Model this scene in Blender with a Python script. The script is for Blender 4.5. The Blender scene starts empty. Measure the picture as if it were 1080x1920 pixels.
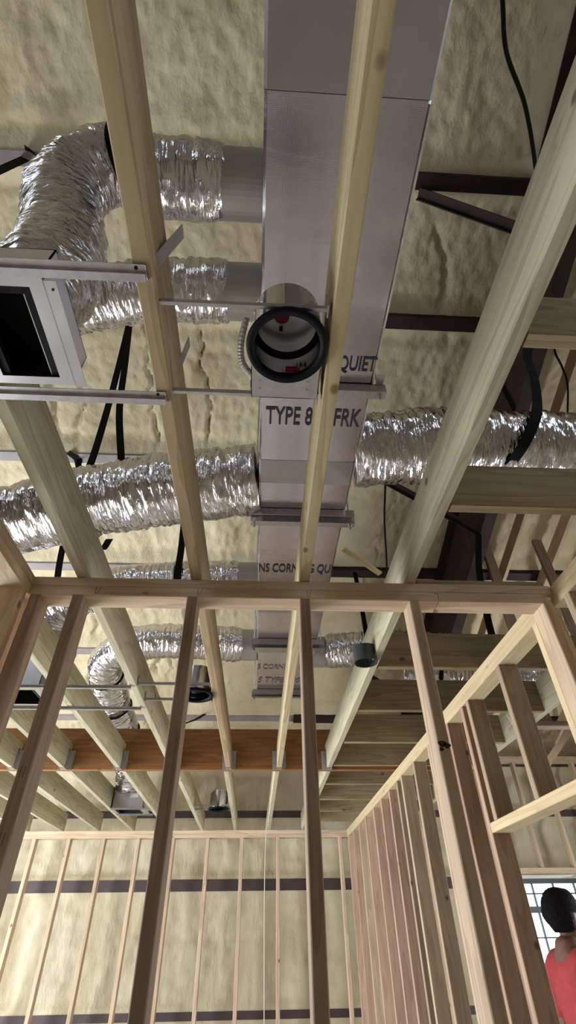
import bpy, bmesh, math, random
import numpy as np
from mathutils import Vector, Matrix

random.seed(7)
SC = bpy.context.scene
COL = SC.collection
Z0 = 1.65            # eye height above the slab; positions below are given relative to the eye

# ------------------------------------------------------------------ camera
F_PX, PITCH, ROLL, YAW = 928.84, math.radians(41.106), math.radians(-0.941), math.radians(3.6525)
fwd = Vector((math.sin(YAW) * math.cos(PITCH), math.cos(YAW) * math.cos(PITCH), math.sin(PITCH)))
right = Vector((math.cos(YAW), -math.sin(YAW), 0))
up = right.cross(fwd)
r2 = right * math.cos(ROLL) + up * math.sin(ROLL)
u2 = -right * math.sin(ROLL) + up * math.cos(ROLL)
cam = bpy.data.cameras.new('camera')
cam.sensor_fit = 'VERTICAL'
cam.sensor_height = 36.0
cam.lens = F_PX / 1920 * 36
cam.clip_start = 0.02
co = bpy.data.objects.new('camera', cam)
COL.objects.link(co)
M = Matrix((r2, u2, -fwd)).transposed().to_4x4()
M.translation = (0, 0, Z0)
co.matrix_world = M
SC.camera = co

# ------------------------------------------------------------------ world, daylight, exposure
W = bpy.data.worlds.new('sky')
SC.world = W
W.use_nodes = True
bg = W.node_tree.nodes['Background']
bg.inputs[0].default_value = (0.80, 0.90, 1.0, 1)
bg.inputs[1].default_value = 2.8


def area(name, loc, rot, sx, sy, power, col):
    l = bpy.data.lights.new(name, 'AREA')
    l.shape = 'RECTANGLE'
    l.size, l.size_y, l.energy, l.color = sx, sy, power, col
    o = bpy.data.objects.new(name, l)
    COL.objects.link(o)
    o.location = (loc[0], loc[1], loc[2] + Z0)
    o.rotation_euler = rot
    return o


R90 = math.pi / 2
# daylight entering through the big door opening in the left wall
area('daylight_door_opening', (-4.62, 4.0, -0.35), (0, -R90, 0), 2.4, 3.5, 240, (0.95, 0.98, 1.0))
# added lamp at the unseen right wall, brightening the framing on that side
area('added_fill_right', (4.70, 4.2, -0.05), (0, R90, 0), 1.3, 2.0, 55, (0.95, 0.98, 1.0))
SC.cycles.caustics_reflective = False
SC.cycles.caustics_refractive = False
SC.view_settings.view_transform = 'Standard'
SC.view_settings.look = 'None'
SC.view_settings.exposure = 0.72
SC.view_settings.gamma = 1.0
SC.view_settings.use_curve_mapping = False

# ------------------------------------------------------------------ materials
MATS = {}


def newmat(name):
    m = bpy.data.materials.new(name)
    m.use_nodes = True
    nt = m.node_tree
    b = nt.nodes['Principled BSDF']
    MATS[name] = m
    return m, nt, b


def N(nt, t, **kw):
    n = nt.nodes.new(t)
    for k, v in kw.items():
        setattr(n, k, v)
    return n


def ramp(nt, stops):
    n = nt.nodes.new('ShaderNodeValToRGB')
    e = n.color_ramp.elements
    e[0].position, e[0].color = stops[0][0], (*stops[0][1], 1)
    e[1].position, e[1].color = stops[-1][0], (*stops[-1][1], 1)
    for p, c in stops[1:-1]:
        x = e.new(p)
        x.color = (*c, 1)
    return n


def wood(name, pale, mid, dark, knots=1.0, rough=0.75):
    m, nt, b = newmat(name)
    L = nt.links
    tc = N(nt, 'ShaderNodeTexCoord')
    oi = N(nt, 'ShaderNodeObjectInfo')
    sc = N(nt, 'ShaderNodeVectorMath', operation='SCALE')
    comb = N(nt, 'ShaderNodeCombineXYZ')
    for i, k in enumerate((37.0, 53.0, 91.0)):
        mu = N(nt, 'ShaderNodeMath', operation='MULTIPLY')
        mu.inputs[1].default_value = k
        L.new(oi.outputs['Random'], mu.inputs[0])
        L.new(mu.outputs[0], comb.inputs[i])
    add = N(nt, 'ShaderNodeVectorMath', operation='ADD')
    L.new(tc.outputs['Object'], add.inputs[0])
    L.new(comb.outputs[0], add.inputs[1])
    mp = N(nt, 'ShaderNodeMapping')
    mp.inputs['Scale'].default_value = (1, 1, 0.07)
    L.new(add.outputs[0], mp.inputs[0])
    # grain rings
    n1 = N(nt, 'ShaderNodeTexNoise')
    n1.inputs['Scale'].default_value = 9
    n1.inputs['Detail'].default_value = 3
    L.new(mp.outputs[0], n1.inputs['Vector'])
    mul = N(nt, 'ShaderNodeMath', operation='MULTIPLY')
    mul.inputs[1].default_value = 9.0
    L.new(n1.outputs['Fac'], mul.inputs[0])
    fr = N(nt, 'ShaderNodeMath', operation='FRACT')
    L.new(mul.outputs[0], fr.inputs[0])
    rp = ramp(nt, [(0.0, pale), (0.55, mid), (0.9, dark), (1.0, pale)])
    L.new(fr.outputs[0], rp.inputs[0])
    # broad tone shifts
    n2 = N(nt, 'ShaderNodeTexNoise')
    n2.inputs['Scale'].default_value = 2.2
    L.new(add.outputs[0], n2.inputs['Vector'])
    mixb = N(nt, 'ShaderNodeMix', data_type='RGBA')
    mixb.inputs[0].default_value = 0.45
    rp2 = ramp(nt, [(0.35, mid), (0.65, pale)])
    L.new(n2.outputs['Fac'], rp2.inputs[0])
    L.new(rp.outputs[0], mixb.inputs[6])
    L.new(rp2.outputs[0], mixb.inputs[7])
    # knots
    mk = N(nt, 'ShaderNodeMapping')
    mk.inputs['Scale'].default_value = (5.0, 5.0, 3.6)
    L.new(add.outputs[0], mk.inputs[0])
    vo = N(nt, 'ShaderNodeTexVoronoi')
    vo.inputs['Scale'].default_value = 1.3
    L.new(mk.outputs[0], vo.inputs['Vector'])
    rk = ramp(nt, [(0.0, (1, 1, 1)), (0.05, (1, 1, 1)), (0.095, (0, 0, 0)), (1.0, (0, 0, 0))])
    L.new(vo.outputs['Distance'], rk.inputs[0])
    mkm = N(nt, 'ShaderNodeMath', operation='MULTIPLY')
    mkm.inputs[1].default_value = 0.8 * knots
    L.new(rk.outputs[0], mkm.inputs[0])
    mixk = N(nt, 'ShaderNodeMix', data_type='RGBA')
    L.new(mkm.outputs[0], mixk.inputs[0])
    L.new(mixb.outputs[2], mixk.inputs[6])
    mixk.inputs[7].default_value = (0.10, 0.045, 0.022, 1)
    # per-board brightness
    hs = N(nt, 'ShaderNodeHueSaturation')
    mr = N(nt, 'ShaderNodeMapRange')
    mr.inputs[3].default_value, mr.inputs[4].default_value = 0.86, 1.14
    L.new(oi.outputs['Random'], mr.inputs[0])
    L.new(mr.outputs[0], hs.inputs['Value'])
    L.new(mixk.outputs[2], hs.inputs['Color'])
    L.new(hs.outputs[0], b.inputs['Base Color'])
    b.inputs['Roughness'].default_value = rough
    b.inputs['Specular IOR Level'].default_value = 0.25
    bp = N(nt, 'ShaderNodeBump')
    bp.inputs['Strength'].default_value = 0.15
    bp.inputs['Distance'].default_value = 0.003
    L.new(fr.outputs[0], bp.inputs['Height'])
    L.new(bp.outputs[0], b.inputs['Normal'])
    return m


wood('joist_wood', (0.52, 0.475, 0.345), (0.44, 0.40, 0.28), (0.28, 0.25, 0.16), 1.0)       # treated, greenish
wood('joist_wood_brown', (0.43, 0.325, 0.20), (0.35, 0.255, 0.15), (0.24, 0.165, 0.09), 0.9)
wood('joist_wood_gold', (0.54, 0.445, 0.28), (0.45, 0.36, 0.21), (0.33, 0.25, 0.135), 0.9)
wood('cross_joist_wood', (0.33, 0.26, 0.155), (0.26, 0.20, 0.115), (0.16, 0.115, 0.06), 1.0)
wood('stud_wood', (0.57, 0.44, 0.315), (0.48, 0.355, 0.25), (0.36, 0.25, 0.168), 1.0)      # pinkish spruce
wood('stud_wood_yellow', (0.66, 0.53, 0.33), (0.58, 0.45, 0.27), (0.48, 0.35, 0.20), 0.8)
wood('stud_wood_brown', (0.37, 0.265, 0.195), (0.29, 0.205, 0.15), (0.20, 0.135, 0.095), 1.0)
wood('beam_wood', (0.32, 0.155, 0.062), (0.265, 0.12, 0.046), (0.16, 0.066, 0.025), 0.9)
wood('stud_wood_red', (0.46, 0.315, 0.235), (0.38, 0.25, 0.18), (0.28, 0.175, 0.12), 1.0)
wood('stud_wood_tan', (0.46, 0.345, 0.25), (0.38, 0.275, 0.195), (0.28, 0.195, 0.13), 1.0)


def foam_material(name, c1, c2, c3, sx, sy, sz, bump=1.0):
    m, nt, b = newmat(name)
    L = nt.links
    tc = N(nt, 'ShaderNodeTexCoord')
    mp = N(nt, 'ShaderNodeMapping')
    mp.inputs['Scale'].default_value = (sx, sy, sz)
    L.new(tc.outputs['Object'], mp.inputs[0])
    n1 = N(nt, 'ShaderNodeTexNoise')
    n1.inputs['Scale'].default_value = 1.6
    n1.inputs['Detail'].default_value = 5
    L.new(mp.outputs[0], n1.inputs['Vector'])
    rp = ramp(nt, [(0.3, c3), (0.5, c2), (0.7, c1)])
    L.new(n1.outputs['Fac'], rp.inputs[0])
    L.new(rp.outputs[0], b.inputs['Base Color'])
    b.inputs['Roughness'].default_value = 0.7
    b.inputs['Specular IOR Level'].default_value = 0.3
    n2 = N(nt, 'ShaderNodeTexNoise')
    n2.inputs['Scale'].default_value = 14
    n2.inputs['Detail'].default_value = 5
    n2.inputs['Roughness'].default_value = 0.6
    L.new(mp.outputs[0], n2.inputs['Vector'])
    bp = N(nt, 'ShaderNodeBump')
    bp.inputs['Strength'].default_value = 0.6 * bump
    bp.inputs['Distance'].default_value = 0.026
    L.new(n2.outputs['Fac'], bp.inputs['Height'])
    L.new(bp.outputs[0], b.inputs['Normal'])
    return m


foam_material('roof_foam', (0.66, 0.575, 0.40), (0.60, 0.515, 0.345), (0.50, 0.415, 0.265), 1.0, 0.75, 0.75)
foam_material('wall_foam', (0.62, 0.57, 0.43), (0.54, 0.475, 0.34), (0.44, 0.37, 0.25), 1.6, 1, 0.6, 0.8)


def plain(name, col, rough=0.6, metal=0.0, noise=0.0, nscale=20, bump=0.0, spec=0.5):
    m, nt, b = newmat(name)
    b.inputs['Base Color'].default_value = (*col, 1)
    b.inputs['Roughness'].default_value = rough
    b.inputs['Metallic'].default_value = metal
    b.inputs['Specular IOR Level'].default_value = spec
    if noise or bump:
        tc = N(nt, 'ShaderNodeTexCoord')
        n = N(nt, 'ShaderNodeTexNoise')
        n.inputs['Scale'].default_value = nscale
        n.inputs['Detail'].default_value = 4
        nt.links.new(tc.outputs['Object'], n.inputs['Vector'])
        if noise:
            lo = tuple(c * (1 - noise) for c in col)
            hi = tuple(min(1, c * (1 + noise)) for c in col)
            rp = ramp(nt, [(0.3, lo), (0.7, hi)])
            nt.links.new(n.outputs['Fac'], rp.inputs[0])
            nt.links.new(rp.outputs[0], b.inputs['Base Color'])
        if bump:
            bp = N(nt, 'ShaderNodeBump')
            bp.inputs['Strength'].default_value = bump
            bp.inputs['Distance'].default_value = 0.01
            nt.links.new(n.outputs['Fac'], bp.inputs['Height'])
            nt.links.new(bp.outputs[0], b.inputs['Normal'])
    return m


plain('concrete', (0.51, 0.49, 0.46), 0.6, noise=0.12, nscale=3)
plain('galvanised', (0.50, 0.49, 0.51), 0.34, 1.0, noise=0.12, nscale=40)
plain('sheet_metal', (0.55, 0.54, 0.57), 0.30, 1.0, noise=0.08, nscale=9, bump=0.05)
plain('collar_metal', (0.45, 0.43, 0.42), 0.45, 0.7, noise=0.06, nscale=12)
plain('reflector', (0.55, 0.55, 0.57), 0.10, 1.0, noise=0.05, nscale=8)
plain('primer_steel', (0.032, 0.020, 0.018), 0.65, 0.0, noise=0.3, nscale=6, spec=0.2)
plain('purlin_paint', (0.27, 0.235, 0.235), 0.5, 0.0, noise=0.15, nscale=8)
plain('girt_paint', (0.055, 0.036, 0.037), 0.55, 0.0, noise=0.2, nscale=8)
plain('black_webbing', (0.006, 0.006, 0.006), 0.85, noise=0.3, nscale=200, spec=0.1)
plain('black_plastic', (0.004, 0.004, 0.005), 0.6, spec=0.12)
plain('dark_grey_plastic', (0.035, 0.037, 0.042), 0.45)
plain('cable_black', (0.005, 0.005, 0.005), 0.6, spec=0.12)
plain('duct_inside', (0.006, 0.007, 0.006), 0.8)
plain('red_sticker', (0.42, 0.02, 0.03), 0.6)
plain('white_label', (0.75, 0.74, 0.72), 0.6)
plain('knot_brown', (0.045, 0.022, 0.014), 0.9)
plain('ink', (0.03, 0.028, 0.04), 0.7)
plain('faded_ink', (0.20, 0.17, 0.17), 0.7)
plain('pencil', (0.12, 0.10, 0.06), 0.9)
plain('white_strap', (0.62, 0.60, 0.55), 0.7)
plain('painted_sheathing', (0.24, 0.21, 0.17), 0.8, noise=0.15, nscale=2)
plain('window_metal', (0.03, 0.035, 0.045), 0.45)
plain('window_head', (0.80, 0.80, 0.74), 0.6)
plain('skin', (0.16, 0.075, 0.055), 0.55, noise=0.12, nscale=12)
plain('hair', (0.007, 0.006, 0.006), 0.75, noise=0.5, nscale=120, bump=0.8, spec=0.1)
plain('red_shirt', (0.40, 0.048, 0.052), 0.85, noise=0.12, nscale=18, bump=0.25)
plain('denim', (0.05, 0.07, 0.12), 0.85, noise=0.2, nscale=60)
plain('boot_leather', (0.10, 0.06, 0.035), 0.6)


def foil_flex():
    m, nt, b = newmat('foil_flex')
    L = nt.links
    uv = N(nt, 'ShaderNodeUVMap')
    hts = []
    for sc_, t in (((48, 9, 1), 'V'), ((110, 24, 1), 'N')):
        mp = N(nt, 'ShaderNodeMapping')
        mp.inputs['Scale'].default_value = sc_
        L.new(uv.outputs[0], mp.inputs[0])
        if t == 'V':
            n = N(nt, 'ShaderNodeTexVoronoi')
            n.inputs['Scale'].default_value = 1.0
            n.inputs['Randomness'].default_value = 1.0
            hts.append(n.outputs['Distance'])
        else:
            n = N(nt, 'ShaderNodeTexNoise')
            n.inputs['Scale'].default_value = 1.0
            n.inputs['Detail'].default_value = 2
            n.inputs['Distortion'].default_value = 0.5
            hts.append(n.outputs['Fac'])
        L.new(mp.outputs[0], n.inputs['Vector'])
    b1 = N(nt, 'ShaderNodeBump')
    b1.inputs['Strength'].default_value = 0.8
    b1.inputs['Distance'].default_value = 0.012
    L.new(hts[0], b1.inputs['Height'])
    b2 = N(nt, 'ShaderNodeBump')
    b2.inputs['Strength'].default_value = 0.8
    b2.inputs['Distance'].default_value = 0.006
    L.new(hts[1], b2.inputs['Height'])
    L.new(b1.outputs[0], b2.inputs['Normal'])
    L.new(b2.outputs[0], b.inputs['Normal'])
    b.inputs['Base Color'].default_value = (0.66, 0.64, 0.665, 1)
    b.inputs['Metallic'].default_value = 1.0
    b.inputs['Roughness'].default_value = 0.15


foil_flex()


def foil_board():
    m, nt, b = newmat('foil_board')
    L = nt.links
    tc = N(nt, 'ShaderNodeTexCoord')
    # scrim threads: fine grid
    hs = []
    for ax, sc in (('X', 420.0), ('Y', 420.0)):
        w = N(nt, 'ShaderNodeTexWave', bands_direction=ax)
        w.inputs['Scale'].default_value = sc / 6.283
        w.inputs['Distortion'].default_value = 0.4
        L.new(tc.outputs['Object'], w.inputs['Vector'])
        hs.append(w)
    ad = N(nt, 'ShaderNodeMath', operation='ADD')
    L.new(hs[0].outputs['Fac'], ad.inputs[0])
    L.new(hs[1].outputs['Fac'], ad.inputs[1])
    n = N(nt, 'ShaderNodeTexNoise')
    mp = N(nt, 'ShaderNodeMapping')
    mp.inputs['Scale'].default_value = (5, 9, 9)
    L.new(tc.outputs['Object'], mp.inputs[0])
    L.new(mp.outputs[0], n.inputs['Vector'])
    n.inputs['Scale'].default_value = 1.0
    n.inputs['Detail'].default_value = 5
    b1 = N(nt, 'ShaderNodeBump')
    b1.inputs['Strength'].default_value = 0.10
    b1.inputs['Distance'].default_value = 0.001
    L.new(ad.outputs[0], b1.inputs['Height'])
    b2 = N(nt, 'ShaderNodeBump')
    b2.inputs['Strength'].default_value = 0.3
    b2.inputs['Distance'].default_value = 0.010
    L.new(n.outputs['Fac'], b2.inputs['Height'])
    L.new(b1.outputs[0], b2.inputs['Normal'])
    L.new(b2.outputs[0], b.inputs['Normal'])
    b.inputs['Base Color'].default_value = (0.64, 0.60, 0.66, 1)
    b.inputs['Metallic'].default_value = 0.9
    b.inputs['Roughness'].default_value = 0.13


foil_board()
plain('foil_tape', (0.42, 0.39, 0.395), 0.5, 0.55, noise=0.05, nscale=10)
plain('foil_highlight', (0.85, 0.84, 0.85), 0.25, 0.9, noise=0.1, nscale=30, bump=0.3)

m, nt, b = newmat('window_glass')
b.inputs['Transmission Weight'].default_value = 1.0
b.inputs['Roughness'].default_value = 0.02
b.inputs['IOR'].default_value = 1.1
b.inputs['Base Color'].default_value = (0.85, 0.95, 0.97, 1)


# ------------------------------------------------------------------ builders
PLOC = {}


def tag(o, label=None, cat=None, group=None, kind=None):
    if label:
        o['label'] = label
    if cat:
        o['category'] = cat
    if group:
        o['group'] = group
    if kind:
        o['kind'] = kind
    return o


def empty(name, loc, label=None, cat=None, group=None, kind=None):
    o = bpy.data.objects.new(name, None)
    o.empty_display_size = 0.05
    COL.objects.link(o)
    w = Vector((loc[0], loc[1], loc[2] + Z0))
    o.location = w
    PLOC[o] = w
    return tag(o, label, cat, group, kind)


def put(o, world, parent=None, rot=None):
    """link o with its origin at a world position, under parent if given (parents carry no rotation)"""
    COL.objects.link(o)
    PLOC[o] = world
    if parent is not None:
        o.parent = parent
        o.location = world - PLOC[parent]
    else:
        o.location = world
    if rot is not None:
        o.rotation_mode = 'QUATERNION'
        o.rotation_quaternion = rot
    return o


def mesh(name, verts, faces, mat, parent=None, origin=None, smooth=False, uvs=None):
    """verts relative to the eye; origin defaults to the centre of the bottom"""
    V = np.asarray(verts, float)
    if origin is None:
        mn, mx = V.min(0), V.max(0)
        origin = ((mn[0] + mx[0]) / 2, (mn[1] + mx[1]) / 2, mn[2])
    og = np.array(origin)
    me = bpy.data.meshes.new(name)
    me.from_pydata((V - og).tolist(), [], [list(map(int, f)) for f in faces])
    me.materials.append(MATS[mat] if isinstance(mat, str) else mat)
    if smooth:
        me.shade_smooth()
    if uvs is not None:
        ul = me.uv_layers.new(name='UVMap')
        li = np.zeros(len(me.loops), int)
        me.loops.foreach_get('vertex_index', li)
        ul.data.foreach_set('uv', np.asarray(uvs, np.float32)[li].ravel())
    me.update()
    o = bpy.data.objects.new(name, me)
    return put(o, Vector((og[0], og[1], og[2] + Z0)), parent)


def oct_section(w, t, c):
    x, y = w / 2, t / 2
    return [(-x + c, -y), (x - c, -y), (x, -y + c), (x, y - c), (x - c, y), (-x + c, y), (-x, y - c), (-x, -y + c)]


BOARD_CACHE = {}


def board(name, a, b, wdir, w, t, mat, parent=None, c=0.003):
    """timber of section w x t from end centre a to end centre b; w is measured along wdir. Length is local Z."""
    a, b = Vector(a), Vector(b)
    d = b - a
    ln = d.length
    d.normalize()
    x = Vector(wdir)
    x = (x - d * x.dot(d)).normalized()
    y = d.cross(x)
    key = (round(ln, 4), round(w, 4), round(t, 4), mat, c)
    me = BOARD_CACHE.get(key)
    if me is None:
        s = oct_section(w, t, c)
        vs = [(p[0], p[1], -ln / 2) for p in s] + [(p[0], p[1], ln / 2) for p in s]
        fs = [[i, (i + 1) % 8, 8 + (i + 1) % 8, 8 + i] for i in range(8)] + [list(range(7, -1, -1)), list(range(8, 16))]
        me = bpy.data.meshes.new(name)
        me.from_pydata(vs, [], fs)
        me.materials.append(MATS[mat])
        me.update()
        BOARD_CACHE[key] = me
    o = bpy.data.objects.new(name, me)
    q = Matrix((x, y, d)).transposed().to_quaternion()
    mid = (a + b) / 2
    mid.z += Z0
    return put(o, mid, parent, q)


class MB:
    """collects shapes for one mesh"""

    def __init__(s):
        s.v, s.f = [], []

    def add(s, vs, fs):
        n = len(s.v)
        s.v += [tuple(v) for v in vs]
        s.f += [[i + n for i in f] for f in fs]
        return s

    def box(s, x0, x1, y0, y1, z0, z1):
        vs = [(x, y, z) for x in (x0, x1) for y in (y0, y1) for z in (z0, z1)]
        return s.add(vs, [(0, 1, 3, 2), (4, 6, 7, 5), (0, 4, 5, 1), (2, 3, 7, 6), (0, 2, 6, 4), (1, 5, 7, 3)])

    def tube(s, pts, r, seg=10, cap=True):
        P = [Vector(p) for p in pts]
        rs = r if hasattr(r, '__len__') else [r] * len(P)
        up = Vector((0, 0, 1))
        d0 = (P[1] - P[0]).normalized()
        if abs(d0.dot(up)) > 0.9:
            up = Vector((0, 1, 0))
        x = d0.cross(up).normalized()
        vs, fs = [], []
        for i, p in enumerate(P):
            d = (P[min(i + 1, len(P) - 1)] - P[max(i - 1, 0)]).normalized()
            x = (x - d * x.dot(d)).normalized()
            y = d.cross(x)
            for k in range(seg):
                a = 2 * math.pi * k / seg
                vs.append(p + (x * math.cos(a) + y * math.sin(a)) * rs[i])
        for i in range(len(P) - 1):
            for k in range(seg):
                k2 = (k + 1) % seg
                fs.append((i * seg + k, i * seg + k2, (i + 1) * seg + k2, (i + 1) * seg + k))
        if cap:
            fs.append(list(range(seg))[::-1])
            fs.append([(len(P) - 1) * seg + k for k in range(seg)])
        return s.add(vs, fs)

    def ribbon(s, pts, wdir, w, t):
        """strap of width w along wdir, thickness t"""
        P = [Vector(p) for p in pts]
        vs, fs = [], []
        for i, p in enumerate(P):
            d = (P[min(i + 1, len(P) - 1)] - P[max(i - 1, 0)]).normalized()
            x = Vector(wdir[i] if hasattr(wdir[0], '__len__') else wdir)
            x = (x - d * x.dot(d)).normalized()
            y = d.cross(x)
            for a, b_ in ((-1, -1), (1, -1), (1, 1), (-1, 1)):
                vs.append(p + x * (a * w / 2) + y * (b_ * t / 2))
        for i in range(len(P) - 1):
            for k in range(4):
                k2 = (k + 1) % 4
                fs.append((i * 4 + k, i * 4 + k2, i * 4 + 4 + k2, i * 4 + 4 + k))
        n = len(P) * 4
        fs += [(3, 2, 1, 0), (n - 4, n - 3, n - 2, n - 1)]
        return s.add(vs, fs)

    def lathe(s, prof, cx, cy, seg=48, close=False):
        """profile of (r, z) turned about the vertical axis at cx, cy"""
        n = len(prof)
        vs = [(cx + r * math.cos(2 * math.pi * k / seg), cy + r * math.sin(2 * math.pi * k / seg), z)
              for k in range(seg) for r, z in prof]
        fs = []
        for k in range(seg):
            k2 = (k + 1) % seg
            for i in range(n if close else n - 1):
                j = (i + 1) % n
                fs.append((k * n + i, k2 * n + i, k2 * n + j, k * n + j))
        return s.add(vs, fs)

    def done(s, name, mat, parent=None, origin=None, smooth=False):
        return mesh(name, s.v, s.f, mat, parent, origin, smooth)


def bezier(pts, n):
    """smooth curve through the points (Catmull-Rom)"""
    P = [np.array(p, float) for p in pts]
    P = [2 * P[0] - P[1]] + P + [2 * P[-1] - P[-2]]
    out = []
    segs = len(P) - 3
    for i in range(segs):
        p0, p1, p2, p3 = P[i:i + 4]
        for k in range(n):
            t = k / n
            out.append(0.5 * (2 * p1 + (p2 - p0) * t + (2 * p0 - 5 * p1 + 4 * p2 - p3) * t * t + (3 * p1 - p0 - 3 * p2 + p3) * t ** 3))
    out.append(P[-2])
    return np.array(out)


# lattice value noise in numpy
RNG = np.random.RandomState(5)
TAB = RNG.rand(256, 256)


def vnoise(x, y, o=0):
    x = np.asarray(x, float) + o * 17.37
    y = np.asarray(y, float) + o * 9.71
    xi, yi = np.floor(x).astype(int), np.floor(y).astype(int)
    fx, fy = x - xi, y - yi
    fx = fx * fx * (3 - 2 * fx)
    fy = fy * fy * (3 - 2 * fy)
    g = lambda a, b_: TAB[a % 256, b_ % 256]
    return (g(xi, yi) * (1 - fx) + g(xi + 1, yi) * fx) * (1 - fy) + (g(xi, yi + 1) * (1 - fx) + g(xi + 1, yi + 1) * fx) * fy


def fbm(x, y, o=0, n=4):
    s, a = 0, 0.5
    for i in range(n):
        s = s + a * vnoise(x * 2 ** i, y * 2 ** i, o + i)
        a *= 0.5
    return s


def sstep(a, b_, x):
    t = np.clip((x - a) / (b_ - a), 0, 1)
    return t * t * (3 - 2 * t)


def grid_faces(nx, ny, keep=None):
    i, j = np.meshgrid(np.arange(nx - 1), np.arange(ny - 1), indexing='ij')
    a = (i * ny + j).ravel()
    F = np.stack([a, a + ny, a + ny + 1, a + 1], 1)
    return F if keep is None else F[keep]


# ------------------------------------------------------------------ the shell
FLOOR = -1.65
HR, SL = 4.45, 0.333              # roof: flange plane z = HR - SL * y
PURLINS = [1.06, 1.96, 3.19, 4.37, 5.53, 6.66]
WALL_Y = 7.20


def roof_z(y, d=0.0):
    return HR - SL * y - d


bm = MB().box(-4.8, 4.8, -3.8, 7.6, FLOOR - 0.15, FLOOR)
tag(bm.done('floor', 'concrete', origin=(0, 2, FLOOR - 0.15)), 'grey concrete slab floor of the building', 'floor', kind='structure')

# sprayed foam under the roof
xs = np.concatenate([np.arange(-4.7, -2.6, 0.10), np.arange(-2.6, 3.2, 0.021), np.arange(3.2, 4.75, 0.07)])
ys = np.concatenate([np.arange(-3.7, 0.0, 0.15), np.arange(0.0, 3.6, 0.021), np.arange(3.6, 7.32, 0.03)])
X, Y = np.meshgrid(xs, ys, indexing='ij')
d = np.min(np.abs(Y[..., None] - np.array(PURLINS)[None, None]), -1)
wob = 0.03 * (fbm(X * 2.2, Y * 0.6, 3) - 0.47)
fil = sstep(0.02, 0.17, d + wob)
streak = fbm(X * 3.2, Y * 0.8, 11, 3)                    # folds running down the slope
lump = fbm(X * 12, Y * 8, 21, 3)
fine = fbm(X * 24, Y * 20, 31, 2)
crack = np.abs(fbm(X * 1.9 + 0.30 * vnoise(X * 2, Y * 6, 8) + 0.1 * vnoise(X * 9, Y * 22, 9), Y * 0.32, 41, 3) - 0.45)
crack = (1 - sstep(0.0, 0.018, crack)) * sstep(0.42, 0.55, vnoise(X * 0.9, Y * 1.3, 77))
ridge_mask = 1 - sstep(0.0, 0.10, np.abs(d - 0.24))    # rough roll just uphill of each purlin
h = 0.085 * fil + (0.075 * (streak - 0.47) + 0.034 * (lump - 0.44) + 0.036 * (fine - 0.37)) * (0.06 + 0.94 * fil) + 0.055 * crack * fil - 0.05 * ridge_mask * (lump - 0.2)
Zr = HR - SL * Y + h + 0.004
keep = np.ones((len(xs) - 1) * (len(ys) - 1), bool)
roof = mesh('ceiling', np.stack([X, Y, Zr], -1).reshape(-1, 3), grid_faces(len(xs), len(ys))[:, ::-1], 'roof_foam',
            origin=(0, 2, 3.0), smooth=True)
tag(roof, 'cream sprayed foam insulation under the sloping roof', 'ceiling', kind='structure')
deck = MB()
deck.add([(-4.8, -3.8, roof_z(-3.8) + 0.3), (4.8, -3.8, roof_z(-3.8) + 0.3), (4.8, 7.5, roof_z(7.5) + 0.3), (-4.8, 7.5, roof_z(7.5) + 0.3),
          (-4.8, -3.8, roof_z(-3.8) + 0.34), (4.8, -3.8, roof_z(-3.8) + 0.34), (4.8, 7.5, roof_z(7.5) + 0.34), (-4.8, 7.5, roof_z(7.5) + 0.34)],
         [(3, 2, 1, 0), (4, 5, 6, 7), (0, 1, 5, 4), (1, 2, 6, 5), (2, 3, 7, 6), (3, 0, 4, 7)])
deck.done('roof_deck', 'sheet_metal', roof, origin=(0, 2, 4.0))

# far outside wall with foam between girts; a window opening on the right
GIRTS = [(-0.54, 0.065), (0.525, 0.11), (1.235, 0.075), (1.83, 0.09)]
WX0, WX1, WZ0, WZ1 = 3.10, 4.30, -0.75, 0.56
xs = np.arange(-4.7, 4.72, 0.028)
zs = np.arange(FLOOR, 2.20, 0.033)
X, Zg = np.meshgrid(xs, zs, indexing='ij')
d = np.min(np.stack([np.abs(Zg - g[0]) - g[1] / 2 for g in GIRTS]), 0)
fil = sstep(0.0, 0.10, d)
h = 0.06 * fil + (0.10 * (fbm(X * 3.5, Zg * 1.0, 51) - 0.47) + 0.085 * (fbm(X * 2.5, Zg * 8, 61, 3) - 0.44) + 0.035 * (fbm(X * 14, Zg * 10, 71, 3) - 0.44)) * (0.1 + 0.9 * fil)
Yw = WALL_Y + h
cx = (X[:-1, :-1] + X[1:, 1:]) / 2
cz = (Zg[:-1, :-1] + Zg[1:, 1:]) / 2
keep = ~((cx > WX0) & (cx < WX1) & (cz > WZ0) & (cz < WZ1)).ravel()
wf = mesh('wall_far', np.stack([X, Yw, Zg], -1).reshape(-1, 3), grid_faces(len(xs), len(zs), keep), 'wall_foam',
          origin=(0, WALL_Y, FLOOR), smooth=True)
tag(wf, 'far outside wall sprayed with cream foam between dark girts', 'wall', kind='structure')
sh = MB()
for x0, x1, z0, z1 in ((-4.8, WX0, FLOOR, 2.35), (WX1, 4.8, FLOOR, 2.35), (WX0, WX1, FLOOR, WZ0), (WX0, WX1, WZ1, 2.35)):
    sh.box(x0, x1, WALL_Y + 0.22, WALL_Y + 0.25, z0, z1)
sh.done('wall_sheet', 'painted_sheathing', wf)
rv = MB()
rv.box(WX0 - 0.03, WX0, WALL_Y, WALL_Y + 0.22, WZ0, WZ1)
rv.box(WX1, WX1 + 0.03, WALL_Y, WALL_Y + 0.22, WZ0, WZ1)
rv.box(WX0 - 0.03, WX1 + 0.03, WALL_Y, WALL_Y + 0.22, WZ1, WZ1 + 0.03)
rv.box(WX0 - 0.03, WX1 + 0.03, WALL_Y, WALL_Y + 0.22, WZ0 - 0.03, WZ0)
rv.done('window_reveal', 'window_head', wf)
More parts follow.
